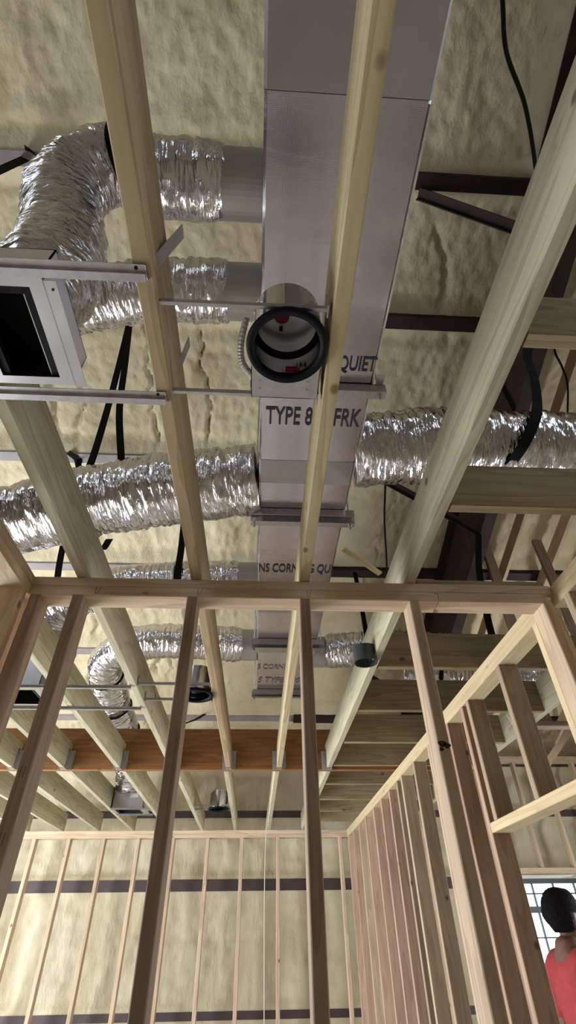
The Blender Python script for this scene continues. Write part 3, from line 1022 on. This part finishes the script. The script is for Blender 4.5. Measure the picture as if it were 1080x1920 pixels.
# ------------------------------------------------------------------ recessed can light
def can_light(cx, cy, z, r, hgt, label, bars, full=True, xL=None, xR=None):
    e_ = empty('recessed_light', (cx, cy, z), label, 'light fixture', 'recessed can lights')
    m = MB().lathe([(r * 0.815, z), (r * 1.0, z - 0.004), (r * 1.02, z + 0.004), (r * 0.99, z + 0.012), (r * 0.815, z + 0.012)], cx, cy, 56, True)
    m.done('trim_ring', 'black_plastic', e_, smooth=True)
    m = MB().lathe([(r * 0.88, z + 0.012), (r * 0.88, z + hgt), (r * 0.86, z + hgt), (r * 0.86, z + 0.012)], cx, cy, 56, True)
    m.done('housing', 'reflector', e_, smooth=False)
    m = MB().lathe([(r * 0.86, z + hgt * 0.62), (r * 0.80, z + hgt * 0.60), (r * 0.78, z + hgt * 0.70), (r * 0.86, z + hgt * 0.74)], cx, cy, 56, True)
    m.done('inner_dark_ring', 'black_plastic', e_, smooth=True)  # black ring round the inside of the housing
    m = MB().lathe([(0.001, z + hgt * 0.985), (r * 0.86, z + hgt * 0.985), (r * 0.88, z + hgt), (0.001, z + hgt)], cx, cy, 40, True)
    m.done('top_cap', 'sheet_metal', e_)
    if full:
        m = MB().lathe([(0.001, z + hgt * 0.97), (0.019, z + hgt * 0.97), (0.019, z + hgt * 0.985), (0.001, z + hgt * 0.985)], cx - 0.012, cy + 0.000, 24, True)
        m.done('round_sticker', 'red_sticker', e_)
        m = MB().box(cx - 0.017, cx - 0.008, cy + 0.027, cy + 0.036, z + hgt * 0.94, z + hgt * 0.985)
        m.done('socket_screw', 'black_plastic', e_)
        m = MB().box(cx + 0.0, cx + 0.035, cy + r * 0.80, cy + r * 0.85, z + 0.03, z + 0.04)
        m.done('warning_label', 'red_sticker', e_)
        # mounting plate with the hole the can passes through
        px0, px1, py0, py1 = cx - 0.083, cx + 0.083, cy - 0.10, cy + 0.148
        N_ = 48
        vs, fs = [], []
        for k in range(N_):
            a = 2 * math.pi * k / N_
            dx, dy = math.cos(a), math.sin(a)
            t_ = min((px1 - cx) / dx if dx > 1e-6 else ((px0 - cx) / dx if dx < -1e-6 else 9), (py1 - cy) / dy if dy > 1e-6 else ((py0 - cy) / dy if dy < -1e-6 else 9))
            t_ = max(t_, r * 0.93) if dy > 0.2 else r * 0.93
            for zz in (z + 0.013, z + 0.015):
                vs.append((cx + dx * r * 0.9, cy + dy * r * 0.9, zz))
                vs.append((cx + dx * t_, cy + dy * t_, zz))
        for k in range(N_):
            a, b_ = k * 4, ((k + 1) % N_) * 4
            fs += [(a, a + 1, b_ + 1, b_), (a + 2, b_ + 2, b_ + 3, a + 3), (a + 1, a + 3, b_ + 3, b_ + 1)]
        mp = MB().add(vs, fs)
        # corners of the pan and its turned-up edges
        mp.box(px0, px1, cy + 0.075, py1, z + 0.0155, z + 0.0165)
        mp.box(px0, px0 + 0.002, cy + 0.06, py1, z + 0.013, z + 0.04).box(px1 - 0.002, px1, cy + 0.06, py1, z + 0.013, z + 0.04)
        mp.box(px0, px1, py1 - 0.002, py1, z + 0.013, z + 0.04)
        pl = mp.done('mounting_plate', 'galvanised', e_)
        for qx, qy in ((-0.062, 0.10), (-0.062, 0.122), (0.055, 0.10), (0.055, 0.122)):
            MB().tube([(cx + qx, cy + qy, z + 0.0115), (cx + qx, cy + qy, z + 0.0135)], 0.003, 8).done('rivet', 'collar_metal', pl)
        # armoured whip
        cp = bezier([(cx - r * 0.80, cy + 0.10, z + 0.02), (cx - r * 1.13, cy + 0.07, z + 0.04), (cx - r * 1.18, cy + 0.03, z + 0.06), (cx - r * 1.05, cy - 0.02, z + 0.09)], 12)
        MB().tube([tuple(p) for p in cp], [0.0075 + 0.0012 * (k % 2) for k in range(len(cp))], 10).done('armoured_conduit', 'collar_metal', e_)
        m = MB().box(cx + 0.04, px1 - 0.003, cy + 0.085, py1 - 0.004, z + 0.016, z + 0.09)
        m.done('junction_box', 'galvanised', e_)
    for y in bars:
        b_ = MB().box(xL, xR, y - 0.002, y + 0.002, z + 0.018, z + 0.03).box(xL, xR, y - 0.002, y + 0.006, z + 0.016, z + 0.0185)
        b_.box(xL, xL + 0.003, y - 0.012, y + 0.016, z + 0.01, z + 0.06).box(xR - 0.003, xR, y - 0.012, y + 0.016, z + 0.01, z + 0.06)
        b_.done('hanger_bar', 'galvanised', e_)
    return e_


can_light(0.043, 0.600, 1.020, 0.092, 0.145, 'open black-rimmed recessed can light between two joists in front of the trunk duct', (0.515, 0.742), True, -0.245, 0.128)
can_light(-0.345, 2.70, 1.020, 0.092, 0.14, 'small dark-rimmed recessed can light seen past the tall left stud', (2.59, 2.81), False, -0.638, -0.262)
can_light(-0.38, 5.70, 1.020, 0.10, 0.16, 'shiny recessed can light high above the far wall', (5.62, 5.80), False, -0.62, -0.266)


# ------------------------------------------------------------------ square register boxes on rails
def register(cx, cy, z, w, l, hgt, label, rails, rx0, rx1, tabs=False, lip=0.035):
    e_ = empty('register_box', (cx, cy, z), label, 'register', 'ceiling register boxes')
    x0, x1, y0, y1 = cx - w / 2, cx + w / 2, cy - l / 2, cy + l / 2
    t = 0.003
    m = MB()
    m.box(x0, x0 + t, y0, y1, z, z + hgt).box(x1 - t, x1, y0, y1, z, z + hgt).box(x0, x1, y0, y0 + t, z, z + hgt).box(x0, x1, y1 - t, y1, z, z + hgt)
    m.box(x0, x1, y0, y1, z + hgt - t, z + hgt)
    bx = m.done('box', 'sheet_metal', e_)
    m = MB()
    m.box(x0 + t, x0 + 2 * t, y0 + t, y1 - t, z + 0.012, z + hgt - t).box(x1 - 2 * t, x1 - t, y0 + t, y1 - t, z + 0.012, z + hgt - t)
    m.box(x0 + t, x1 - t, y0 + t, y0 + 2 * t, z + 0.012, z + hgt - t).box(x0 + t, x1 - t, y1 - 2 * t, y1 - t, z + 0.012, z + hgt - t)
    m.box(x0 + t, x1 - t, y0 + t, y1 - t, z + hgt - 2 * t, z + hgt - t)
    m.done('black_liner', 'duct_inside', bx)
    m = MB()                                          # face frame: four flat strips
    q = lip * 0.75
    m.box(x0 - 0.004, x0 + q, y0, y1, z - 0.003, z).box(x1 - q, x1 + 0.004, y0, y1, z - 0.003, z)
    m.box(x0 + q, x1 - q, y0, y0 + q, z - 0.003, z).box(x0 + q, x1 - q, y1 - q * 0.8, y1, z - 0.003, z)
    m.done('face_frame', 'sheet_metal', e_)
    m = MB()                                          # black insert frame inside the opening
    q2 = q + 0.018
    m.box(x0 + q, x0 + q2, y0 + q, y1 - q * 0.8, z + 0.002, z + 0.02).box(x1 - q2, x1 - q, y0 + q, y1 - q * 0.8, z + 0.002, z + 0.02)
    m.box(x0 + q2, x1 - q2, y0 + q, y0 + q2, z + 0.002, z + 0.02)
    m.done('insert', 'black_plastic', e_)
    for x in (x1 - q2, ):
        MB().box(x - 0.003, x, y0 + q2, y1 - q * 0.8, z + 0.004, z + 0.012).done('insert_edge', 'collar_metal', e_)
    # outer flange plate beside the box
    m = MB()
    m.box(x1 + 0.006, x1 + 0.030, y0 + 0.012, y1 + 0.004, z - 0.002, z + 0.0005).box(x1 + 0.004, x1 + 0.006, y0 + 0.012, y1, z - 0.002, z + 0.03)
    fl = m.done('side_flange', 'sheet_metal', e_)
    MB().tube([(x1 + 0.02, y0 + 0.03, z - 0.0035), (x1 + 0.02, y0 + 0.03, z - 0.0018)], 0.0028, 10).done('screw_hole', 'duct_inside', fl)
    for i, y in enumerate(rails):
        m = MB()
        m.box(rx0, rx1, y - 0.001, y + 0.001, z - 0.006, z + 0.004 if not tabs else z + 0.003).box(rx0, rx1, y - 0.001, y + 0.016, z - 0.008, z - 0.006).box(rx0, rx1, y - 0.016, y - 0.001, z + 0.001, z + 0.003)
        ra = m.done('mounting_rail', 'galvanised', e_)
        if tabs:
            MB().tube([(rx1 - 0.018, y - 0.009, z - 0.0002), (rx1 - 0.018, y - 0.009, z + 0.0012)], 0.004, 10).done('bolt_hole', 'duct_inside', ra)
            ex, ez = tabs[i]
            MB().ribbon([(rx1 + 0.001, y, z + 0.0), (ex, y, ez)], (0, 1, 0), 0.03, 0.002).done('bent_tab', 'galvanised', ra)
    return e_


register(-0.557, 0.592, 1.022, 0.184, 0.262, 0.12, 'open black-throated square register box on rails at the left edge', (0.449, 0.752), -1.05, -0.2505,
         ((-0.205, 1.25), (-0.224, 1.29)))
register(-1.28, 2.73, 1.022, 0.26, 0.25, 0.17, 'black-throated register box behind the left studs with thin rails', (2.585, 2.895), -1.46, -0.67)
register(-1.27, 5.78, 1.022, 0.30, 0.26, 0.17, 'register box with a white label above the far wall', (5.64, 5.93), -1.43, -1.06)
lab = [o for o in bpy.data.objects if o.name.startswith('register_box')][-1]
MB().box(-1.26, -1.18, 5.6485, 5.6498, 1.12, 1.155).done('paper_label', 'white_label', lab)


# ------------------------------------------------------------------ straps, cables, small things
def strap(name, pts, wdir, w, label, group='black hanging straps', mat='black_webbing', t=0.002, cat='strap'):
    P = [tuple(p) for p in bezier(pts, 6)]
    m = MB().ribbon(P, wdir, w, t)
    return tag(m.done(name, mat), label, cat, group)


yy = 2.08
loop = [(-1.12, 2.06, 3.755), (-1.09, 2.09, 3.2), (-1.065, 2.10, 2.75), (-1.05, 2.11, 2.32), (-1.06, 2.135, 2.08), (-1.05, 2.16, 1.95), (-1.02, 2.25, 1.84), (-1.0, 2.36, 1.80), (-0.99, 2.5, 1.84), (-1.0, 2.6, 2.0)]
strap('hanging_strap', loop, (1, 0, 0), 0.045, 'long black webbing strap looping under the large left duct')
strap('hanging_strap', [(-1.11, 2.05, 3.76), (-1.04, 2.07, 3.2), (-0.98, 2.09, 2.7), (-0.90, 2.13, 2.32), (-0.89, 2.2, 2.235)], (1, 0, 0), 0.045, 'second black strap leg ending on top of the large left duct')
strap('hanging_strap', [(-1.70, 1.06, 4.10), (-1.72, 1.0, 3.4), (-1.72, 0.95, 2.9), (-1.68, 0.94, 2.4)], (1, 0.4, 0), 0.06, 'black strap at the left edge near the nearest purlin')
strap('strap_end', [(-1.69, 1.00, 4.105), (-1.60, 1.06, 4.085), (-1.58, 1.10, 4.07)], (1, 1, 0), 0.06, 'short black strap end wrapped on the nearest purlin')
strap('hanging_strap', [(-0.530, 0.395, 2.06), (-0.527, 0.425, 1.96), (-0.518, 0.475, 1.93), (-0.505, 0.53, 1.925), (-0.495, 0.61, 1.93)], (1, 0, 0), 0.028, 'black strap tucked behind the brown joist against the upper left duct')
strap('strap_end', [(-1.79, 3.13, 3.39), (-1.73, 3.19, 3.37), (-1.72, 3.25, 3.34)], (1, -0.6, 0), 0.06, 'black strap end on the third purlin at the left')
strap('hanging_strap', [(1.88, 1.60, 3.26), (1.63, 1.60, 2.80), (1.57, 1.60, 2.5), (1.49, 1.585, 2.24), (1.42, 1.58, 2.08), (1.33, 1.64, 1.93), (1.30, 1.76, 1.91)], (1, 0.3, 0), 0.065, 'wide black strap hanging over the large right duct')
strap('hanging_strap', [(-0.72, 3.19, 3.38), (-0.66, 3.1, 2.8), (-0.62, 3.04, 2.3), (-0.62, 3.06, 2.0), (-0.62, 3.2, 1.925), (-0.62, 3.34, 2.0)], (1, 0, 0), 0.05, 'black strap dropping behind the brown joist at the front plate')
strap('hanging_strap', [(-1.70, 3.19, 3.38), (-1.62, 3.2, 2.8), (-1.58, 3.24, 2.3), (-1.56, 3.3, 2.05)], (1, 0, 0), 0.05, 'black strap beside the leftmost big joist just above the front plate')
strap('hanging_strap', [(-0.55, 4.37, 2.98), (-0.60, 4.1, 2.5), (-0.62, 4.03, 2.15), (-0.62, 4.05, 1.98), (-0.62, 4.2, 1.915)], (1, 0, 0), 0.045, 'black strap holding the far left duct behind the tall stud')
strap('hanging_strap', [(-0.70, 6.6, 2.26), (-0.78, 6.2, 2.05), (-0.95, 5.7, 1.80), (-1.2, 5.3, 1.50)], (1, 0, 0), 0.05, 'short black strap above the orange beam')
strap('hanging_strap', [(0.98, 4.35, 2.98), (0.97, 4.2, 2.5), (0.96, 4.1, 2.15), (0.96, 4.08, 2.05)], (1, 0, 0), 0.045, 'black strap above the short duct right of the trunk')
strap('hanging_strap', [(1.88, 3.3, 2.69), (1.7, 3.15, 2.2), (1.57, 3.0, 1.7), (1.53, 2.95, 1.3)], (1, 0, 0), 0.05, 'black strap dropping below the steel rafter to the cross joists')
strap('white_strap', [(1.50, 3.0, 1.03), (1.62, 3.15, 0.98), (1.75, 3.3, 1.06), (1.95, 3.35, 1.2)], (0, 0.3, 1), 0.03, 'thin white strap tied below the cross joists at the right', None, 'white_strap')


def cable(name, pts, r, label, mat='cable_black'):
    P = [tuple(p) for p in bezier(pts, 10)]
    return tag(MB().tube(P, r, 8).done(name, mat, smooth=True), label, 'cable', 'black cables')


cable('cable', [(0.74, 0.0, 2.5), (0.793, 0.087, 2.5), (0.86, 0.22, 2.5), (0.997, 0.373, 2.5), (1.13, 0.58, 2.5), (1.151, 0.662, 2.5), (1.14, 0.74, 2.42), (0.98, 0.78, 1.9), (0.70, 0.76, 1.34), (0.60, 0.75, 1.225)], 0.0085,
      'black cable hanging in a curve at the upper right')
cable('cable', [(1.60, 1.30, 2.55), (1.606, 1.413, 2.5), (1.70, 1.52, 2.5), (1.782, 1.634, 2.48), (1.9, 1.9, 2.45), (2.17, 2.4, 2.5), (2.3, 2.8, 2.6)], 0.006,
      'thin black wire crossing in front of the large right duct')
cable('cable', [(0.84, 2.35, 2.5), (0.888, 2.622, 2.5), (0.95, 2.95, 2.5), (1.08, 3.5, 2.5), (1.15, 3.85, 2.5)], 0.008,
      'thin black wire hanging straight between the trunk duct and the green joist')
cable('cable', [(-1.20, 2.75, 1.95), (-1.2, 2.9, 1.75), (-1.28, 3.05, 1.55), (-1.3, 2.95, 1.35)], 0.004, 'thin wire hanging beside the left studs')

# split ring clip screwed to the green joist
rc = empty('ring_clip', (0.505, 2.20, 1.0), 'black plastic ring clip hanging from the green joist behind the front wall', 'clip')
prof = [(0.052, 1.00), (0.056, 1.00), (0.056, 1.075), (0.052, 1.075)]
MB().lathe(prof, 0.500, 2.215, 40, True).done('ring', 'dark_grey_plastic', rc)
MB().box(0.548, 0.560, 2.19, 2.24, 1.055, 1.085).done('mounting_lug', 'dark_grey_plastic', rc)
MB().box(0.475, 0.492, 2.262, 2.275, 1.07, 1.092).done('lug', 'dark_grey_plastic', rc)

# loose string hanging by the third stud
cable('string', [(0.135, 6.5, 1.26), (0.11, 6.5, 0.9), (0.105, 6.5, 0.3), (0.12, 6.5, -0.6)], 0.004, 'thin pale string hanging behind the central stud', 'white_strap')

# foam scrap and small timber offcut near the trunk
tag(board('wood_scrap', (0.62, 3.05, 2.30), (0.92, 3.20, 2.18), (0, 1, 0), 0.05, 0.02, 'stud_wood_yellow'), 'thin wood offcut sticking out beside the trunk duct above the plate', 'offcut')

# carpenter's marks on the timber
studs = [o for o in bpy.data.objects if o.name.startswith('stud') and o.parent == front]
for sx, zz in ((-0.664, 0.36), (-0.664, 0.20)):
    for dx in (-0.004, 0.006):
        MB().add([(sx + dx, 1.5663, zz), (sx + dx + 0.003, 1.5663, zz), (sx + dx + 0.004, 1.5663, zz + 0.03), (sx + dx + 0.001, 1.5663, zz + 0.03),
                  (sx + dx, 1.5668, zz), (sx + dx + 0.003, 1.5668, zz), (sx + dx + 0.004, 1.5668, zz + 0.03), (sx + dx + 0.001, 1.5668, zz + 0.03)],
                 [(0, 1, 2, 3), (7, 6, 5, 4), (0, 4, 5, 1), (1, 5, 6, 2), (2, 6, 7, 3), (3, 7, 4, 0)]).done('pencil_mark', 'pencil', front)
for sx in (-0.60, -0.235, 0.165):
    m = MB()
    for (xa, za), (xb, zb_) in (((sx, 0.956), (sx, 0.985)), ((sx + 0.005, 0.955), (sx + 0.016, 0.985))):
        m.add([(xa, 1.5663, za), (xa + 0.0015, 1.5663, za), (xb + 0.0015, 1.5663, zb_), (xb, 1.5663, zb_),
               (xa, 1.5668, za), (xa + 0.0015, 1.5668, za), (xb + 0.0015, 1.5668, zb_), (xb, 1.5668, zb_)],
              [(0, 1, 2, 3), (7, 6, 5, 4), (0, 4, 5, 1), (1, 5, 6, 2), (2, 6, 7, 3), (3, 7, 4, 0)])
    m.done('layout_mark', 'pencil', front)


for k, (mx, mz, mr) in enumerate(((0.557, 0.452, 0.012), (0.571, 0.447, 0.010), (0.552, 0.437, 0.007))):
    vs = []
    for yv in (1.5664, 1.5672):
        vs += [(mx + mr * (1 + 0.3 * math.sin(3 * a + k)) * math.cos(a), yv, mz + 0.8 * mr * math.sin(a)) for a in np.linspace(0, 2 * math.pi, 13)[:-1]]
    MB().add(vs, [list(range(12)), list(range(23, 11, -1))] + [(i, (i + 12), 12 + (i + 1) % 12, (i + 1) % 12) for i in range(12)]).done('dark_knot', 'knot_brown', front)


# ------------------------------------------------------------------ the man in red
def skin_mesh(nodes, edges, sub=2):
    me = bpy.data.meshes.new('tmp')
    me.from_pydata([n[:3] for n in nodes], edges, [])
    o = bpy.data.objects.new('tmp', me)
    COL.objects.link(o)
    o.modifiers.new('s', 'SKIN')
    for i, n in enumerate(nodes):
        sv = me.skin_vertices[0].data[i]
        sv.radius = (n[3], n[4] if len(n) > 4 else n[3])
        sv.use_root = (i == 0)
    o.modifiers['s'].use_smooth_shade = True
    s_ = o.modifiers.new('u', 'SUBSURF')
    s_.levels = s_.render_levels = sub
    dg = bpy.context.evaluated_depsgraph_get()
    out = bpy.data.meshes.new_from_object(o.evaluated_get(dg))
    bpy.data.objects.remove(o)
    return out


def ellipsoid(bm_, c, r, seg=28, rings=18, fn=None):
    vs = []
    for i in range(rings + 1):
        ph = math.pi * i / rings
        for k in range(seg):
            a = 2 * math.pi * k / seg
            p = Vector((r[0] * math.sin(ph) * math.cos(a), r[1] * math.sin(ph) * math.sin(a), r[2] * math.cos(ph)))
            if fn:
                p = fn(p)
            vs.append(bm_.verts.new((c[0] + p.x, c[1] + p.y, c[2] + p.z)))
    for i in range(rings):
        for k in range(seg):
            k2 = (k + 1) % seg
            try:
                bm_.faces.new((vs[i * seg + k], vs[(i + 1) * seg + k], vs[(i + 1) * seg + k2], vs[i * seg + k2]))
            except ValueError:
                pass


def unify(bm_, voxel, smooth_it=4):
    me = bpy.data.meshes.new('tmp')
    bm_.to_mesh(me)
    o = bpy.data.objects.new('tmp', me)
    COL.objects.link(o)
    r_ = o.modifiers.new('r', 'REMESH')
    r_.mode = 'VOXEL'
    r_.voxel_size = voxel
    r_.use_smooth_shade = True
    s_ = o.modifiers.new('s', 'SMOOTH')
    s_.iterations = smooth_it
    dg = bpy.context.evaluated_depsgraph_get()
    out = bpy.data.meshes.new_from_object(o.evaluated_get(dg))
    bpy.data.objects.remove(o)
    out.shade_smooth()
    return out


# local frame: the man faces +Y, stands on z = 0, height 1.82
def build_man(loc, yaw):
    H = 1.82
    body = [(0, 0, 0.98, 0.15, 0.11), (0, -0.01, 1.12, 0.145, 0.10), (0, -0.015, 1.30, 0.165, 0.115), (0, -0.02, 1.455, 0.15, 0.10), (0, -0.025, 1.535, 0.078, 0.082),
            (0, -0.012, 1.60, 0.072, 0.080)]
    ed = [(0, 1), (1, 2), (2, 3), (3, 4), (4, 5)]
    for s_ in (-1, 1):
        k = len(body)
        body += [(s_ * 0.14, -0.02, 1.46, 0.075), (s_ * 0.205, -0.025, 1.42, 0.062), (s_ * 0.245, -0.02, 1.13, 0.044), (s_ * 0.235, 0.12, 0.93, 0.032), (s_ * 0.225, 0.19, 0.865, 0.026)]
        ed += [(3, k), (k, k + 1), (k + 1, k + 2), (k + 2, k + 3), (k + 3, k + 4)]
        # hand
        hx, hy, hz = s_ * 0.222, 0.235, 0.825
        p = len(body)
        body += [(hx, hy, hz, 0.024, 0.036)]
        ed += [(k + 4, p)]
        k = len(body)
        body += [(s_ * 0.09, 0, 0.90, 0.095), (s_ * 0.105, 0.01, 0.50, 0.062), (s_ * 0.11, -0.02, 0.28, 0.052), (s_ * 0.11, -0.015, 0.09, 0.038), (s_ * 0.12, 0.11, 0.04, 0.036)]
        ed += [(0, k), (k, k + 1), (k + 1, k + 2), (k + 2, k + 3), (k + 3, k + 4)]
    me = skin_mesh(body, ed, 2)
    bm_ = bmesh.new()
    bm_.from_mesh(me)

    def headshape(p):
        q = p.copy()
        if q.z > 0:
            rho = min(1.0, math.hypot(q.x / 0.088, q.y / 0.118))
            if rho > 1e-4:
                k_ = rho ** 0.72 / rho
                q.x *= k_
                q.y *= k_
        if q.z < 0:
            t_ = min(1, -q.z / 0.125)
            q.x *= 1 - 0.30 * t_
            q.y = q.y * (1 - 0.22 * t_) + 0.022 * t_
        if q.y < 0:
            q.y *= 1.05
        return q
    hc = (0, 0.015, 1.688)
    ellipsoid(bm_, hc, (0.084, 0.112, 0.130), fn=headshape)
    ellipsoid(bm_, (0, 0.122, 1.672), (0.016, 0.020, 0.026), 12, 8)          # nose
    ellipsoid(bm_, (0, 0.110, 1.632), (0.026, 0.012, 0.009), 12, 8)          # mouth
    ellipsoid(bm_, (0, 0.098, 1.592), (0.026, 0.018, 0.018), 12, 8)          # chin
    for s_ in (-1, 1):
        ellipsoid(bm_, (s_ * 0.080, 0.012, 1.683), (0.011, 0.021, 0.034), 14, 10)    # ears
        ellipsoid(bm_, (s_ * 0.032, 0.100, 1.713), (0.022, 0.010, 0.008), 12, 8)     # brow
        hx, hy, hz = s_ * 0.222, 0.235, 0.825
        for i, (dx, ln) in enumerate(((-0.03, 0.075), (-0.010, 0.085), (0.010, 0.08), (0.029, 0.062))):
            f0 = Vector((hx + dx * 0.3, hy + 0.02, hz - 0.02 + dx * 0.8))
            f1 = f0 + Vector((0, ln * 0.45, -ln * 0.35))
            f2 = f1 + Vector((-s_ * ln * 0.15, ln * 0.25, -ln * 0.42))
            for a, b_, r0 in ((f0, f1, 0.0095), (f1, f2, 0.0085)):
                for t_ in np.linspace(0, 1, 6):
                    ellipsoid(bm_, tuple(a.lerp(b_, t_)), (r0, r0, r0), 8, 6)
        a = Vector((hx - s_ * 0.012, hy - 0.01, hz + 0.012))
        b_ = a + Vector((-s_ * 0.035, 0.04, -0.012))
        for t_ in np.linspace(0, 1, 7):
            ellipsoid(bm_, tuple(a.lerp(b_, t_)), (0.011, 0.011, 0.011), 8, 6)
    me = unify(bm_, 0.007, 3)
    bm_.free()
    me.materials.append(MATS['skin'])
    root = bpy.data.objects.new('person', me)
    w = Vector((loc[0], loc[1], FLOOR + Z0))
    put(root, w)
    root.rotation_euler = (0, 0, yaw)
    root.scale = (1.045, 1.045, 1.045)
    tag(root, 'man in a red shirt standing by the window, seen from behind, dark short hair', 'person')

    def child(name, me_, mat):
        me_.materials.append(MATS[mat])
        me_.shade_smooth()
        o = bpy.data.objects.new(name, me_)
        COL.objects.link(o)
        o.parent = root
        return o
    # eyes
    bm_ = bmesh.new()
    for s_ in (-1, 1):
        ellipsoid(bm_, (s_ * 0.032, 0.101, 1.698), (0.013, 0.010, 0.010), 12, 8)
    me_ = bpy.data.meshes.new('eyes')
    bm_.to_mesh(me_)
    child('eyes', me_, 'white_label')
    # hair: cap over the skull down to the nape, short at the sides
    bm_ = bmesh.new()

    def hairshape(p):
        q = headshape(p)
        n_ = vnoise(p.x * 60 + 9, p.z * 60 + p.y * 47) - 0.5
        return q * (1 + 0.05 * float(n_))
    ellipsoid(bm_, (0, 0.004, 1.692), (0.093, 0.124, 0.139), 48, 36, hairshape)
    bmesh.ops.delete(bm_, geom=[f for f in bm_.faces if (lambda c: (c.y > 0.075 and c.z < 1.765) or (c.y > 0.01 and c.z < 1.70) or c.z < 1.615 + max(0, c.y) * 0.3)(f.calc_center_median())], context='FACES')
    me_ = bpy.data.meshes.new('hair')
    bm_.to_mesh(me_)
    h_ = child('hair', me_, 'hair')
    so = h_.modifiers.new('solid', 'SOLIDIFY')
    so.thickness = 0.010
    so.offset = -1
    # shirt
    sh_ = [(0, 0, 0.93, 0.165, 0.125), (0, -0.01, 1.12, 0.160, 0.118), (0, -0.015, 1.30, 0.195, 0.135), (0, -0.02, 1.455, 0.165, 0.115), (0, -0.03, 1.56, 0.092, 0.095)]
    e_ = [(0, 1), (1, 2), (2, 3), (3, 4)]
    for s_ in (-1, 1):
        k = len(sh_)
        sh_ += [(s_ * 0.14, -0.02, 1.465, 0.090), (s_ * 0.205, -0.025, 1.42, 0.080), (s_ * 0.232, -0.022, 1.22, 0.074)]
        e_ += [(3, k), (k, k + 1), (k + 1, k + 2)]
    child('shirt', skin_mesh(sh_, e_, 2), 'red_shirt')
    tr_ = [(0, 0, 0.96, 0.158, 0.118)]
    e_ = []
    for s_ in (-1, 1):
        k = len(tr_)
        tr_ += [(s_ * 0.09, 0, 0.86, 0.104), (s_ * 0.105, 0.01, 0.50, 0.082), (s_ * 0.11, -0.02, 0.28, 0.076), (s_ * 0.11, -0.012, 0.08, 0.074)]
        e_ += [(0, k), (k, k + 1), (k + 1, k + 2), (k + 2, k + 3)]
    child('trousers', skin_mesh(tr_, e_, 2), 'denim')
    for s_ in (-1, 1):
        child('boot', skin_mesh([(s_ * 0.11, -0.03, 0.12, 0.052), (s_ * 0.11, -0.03, 0.055, 0.05), (s_ * 0.117, 0.06, 0.045, 0.045), (s_ * 0.122, 0.15, 0.04, 0.038)], [(0, 1), (1, 2), (2, 3)], 2), 'boot_leather')
    return root


build_man((1.99, 4.02), math.radians(-82))
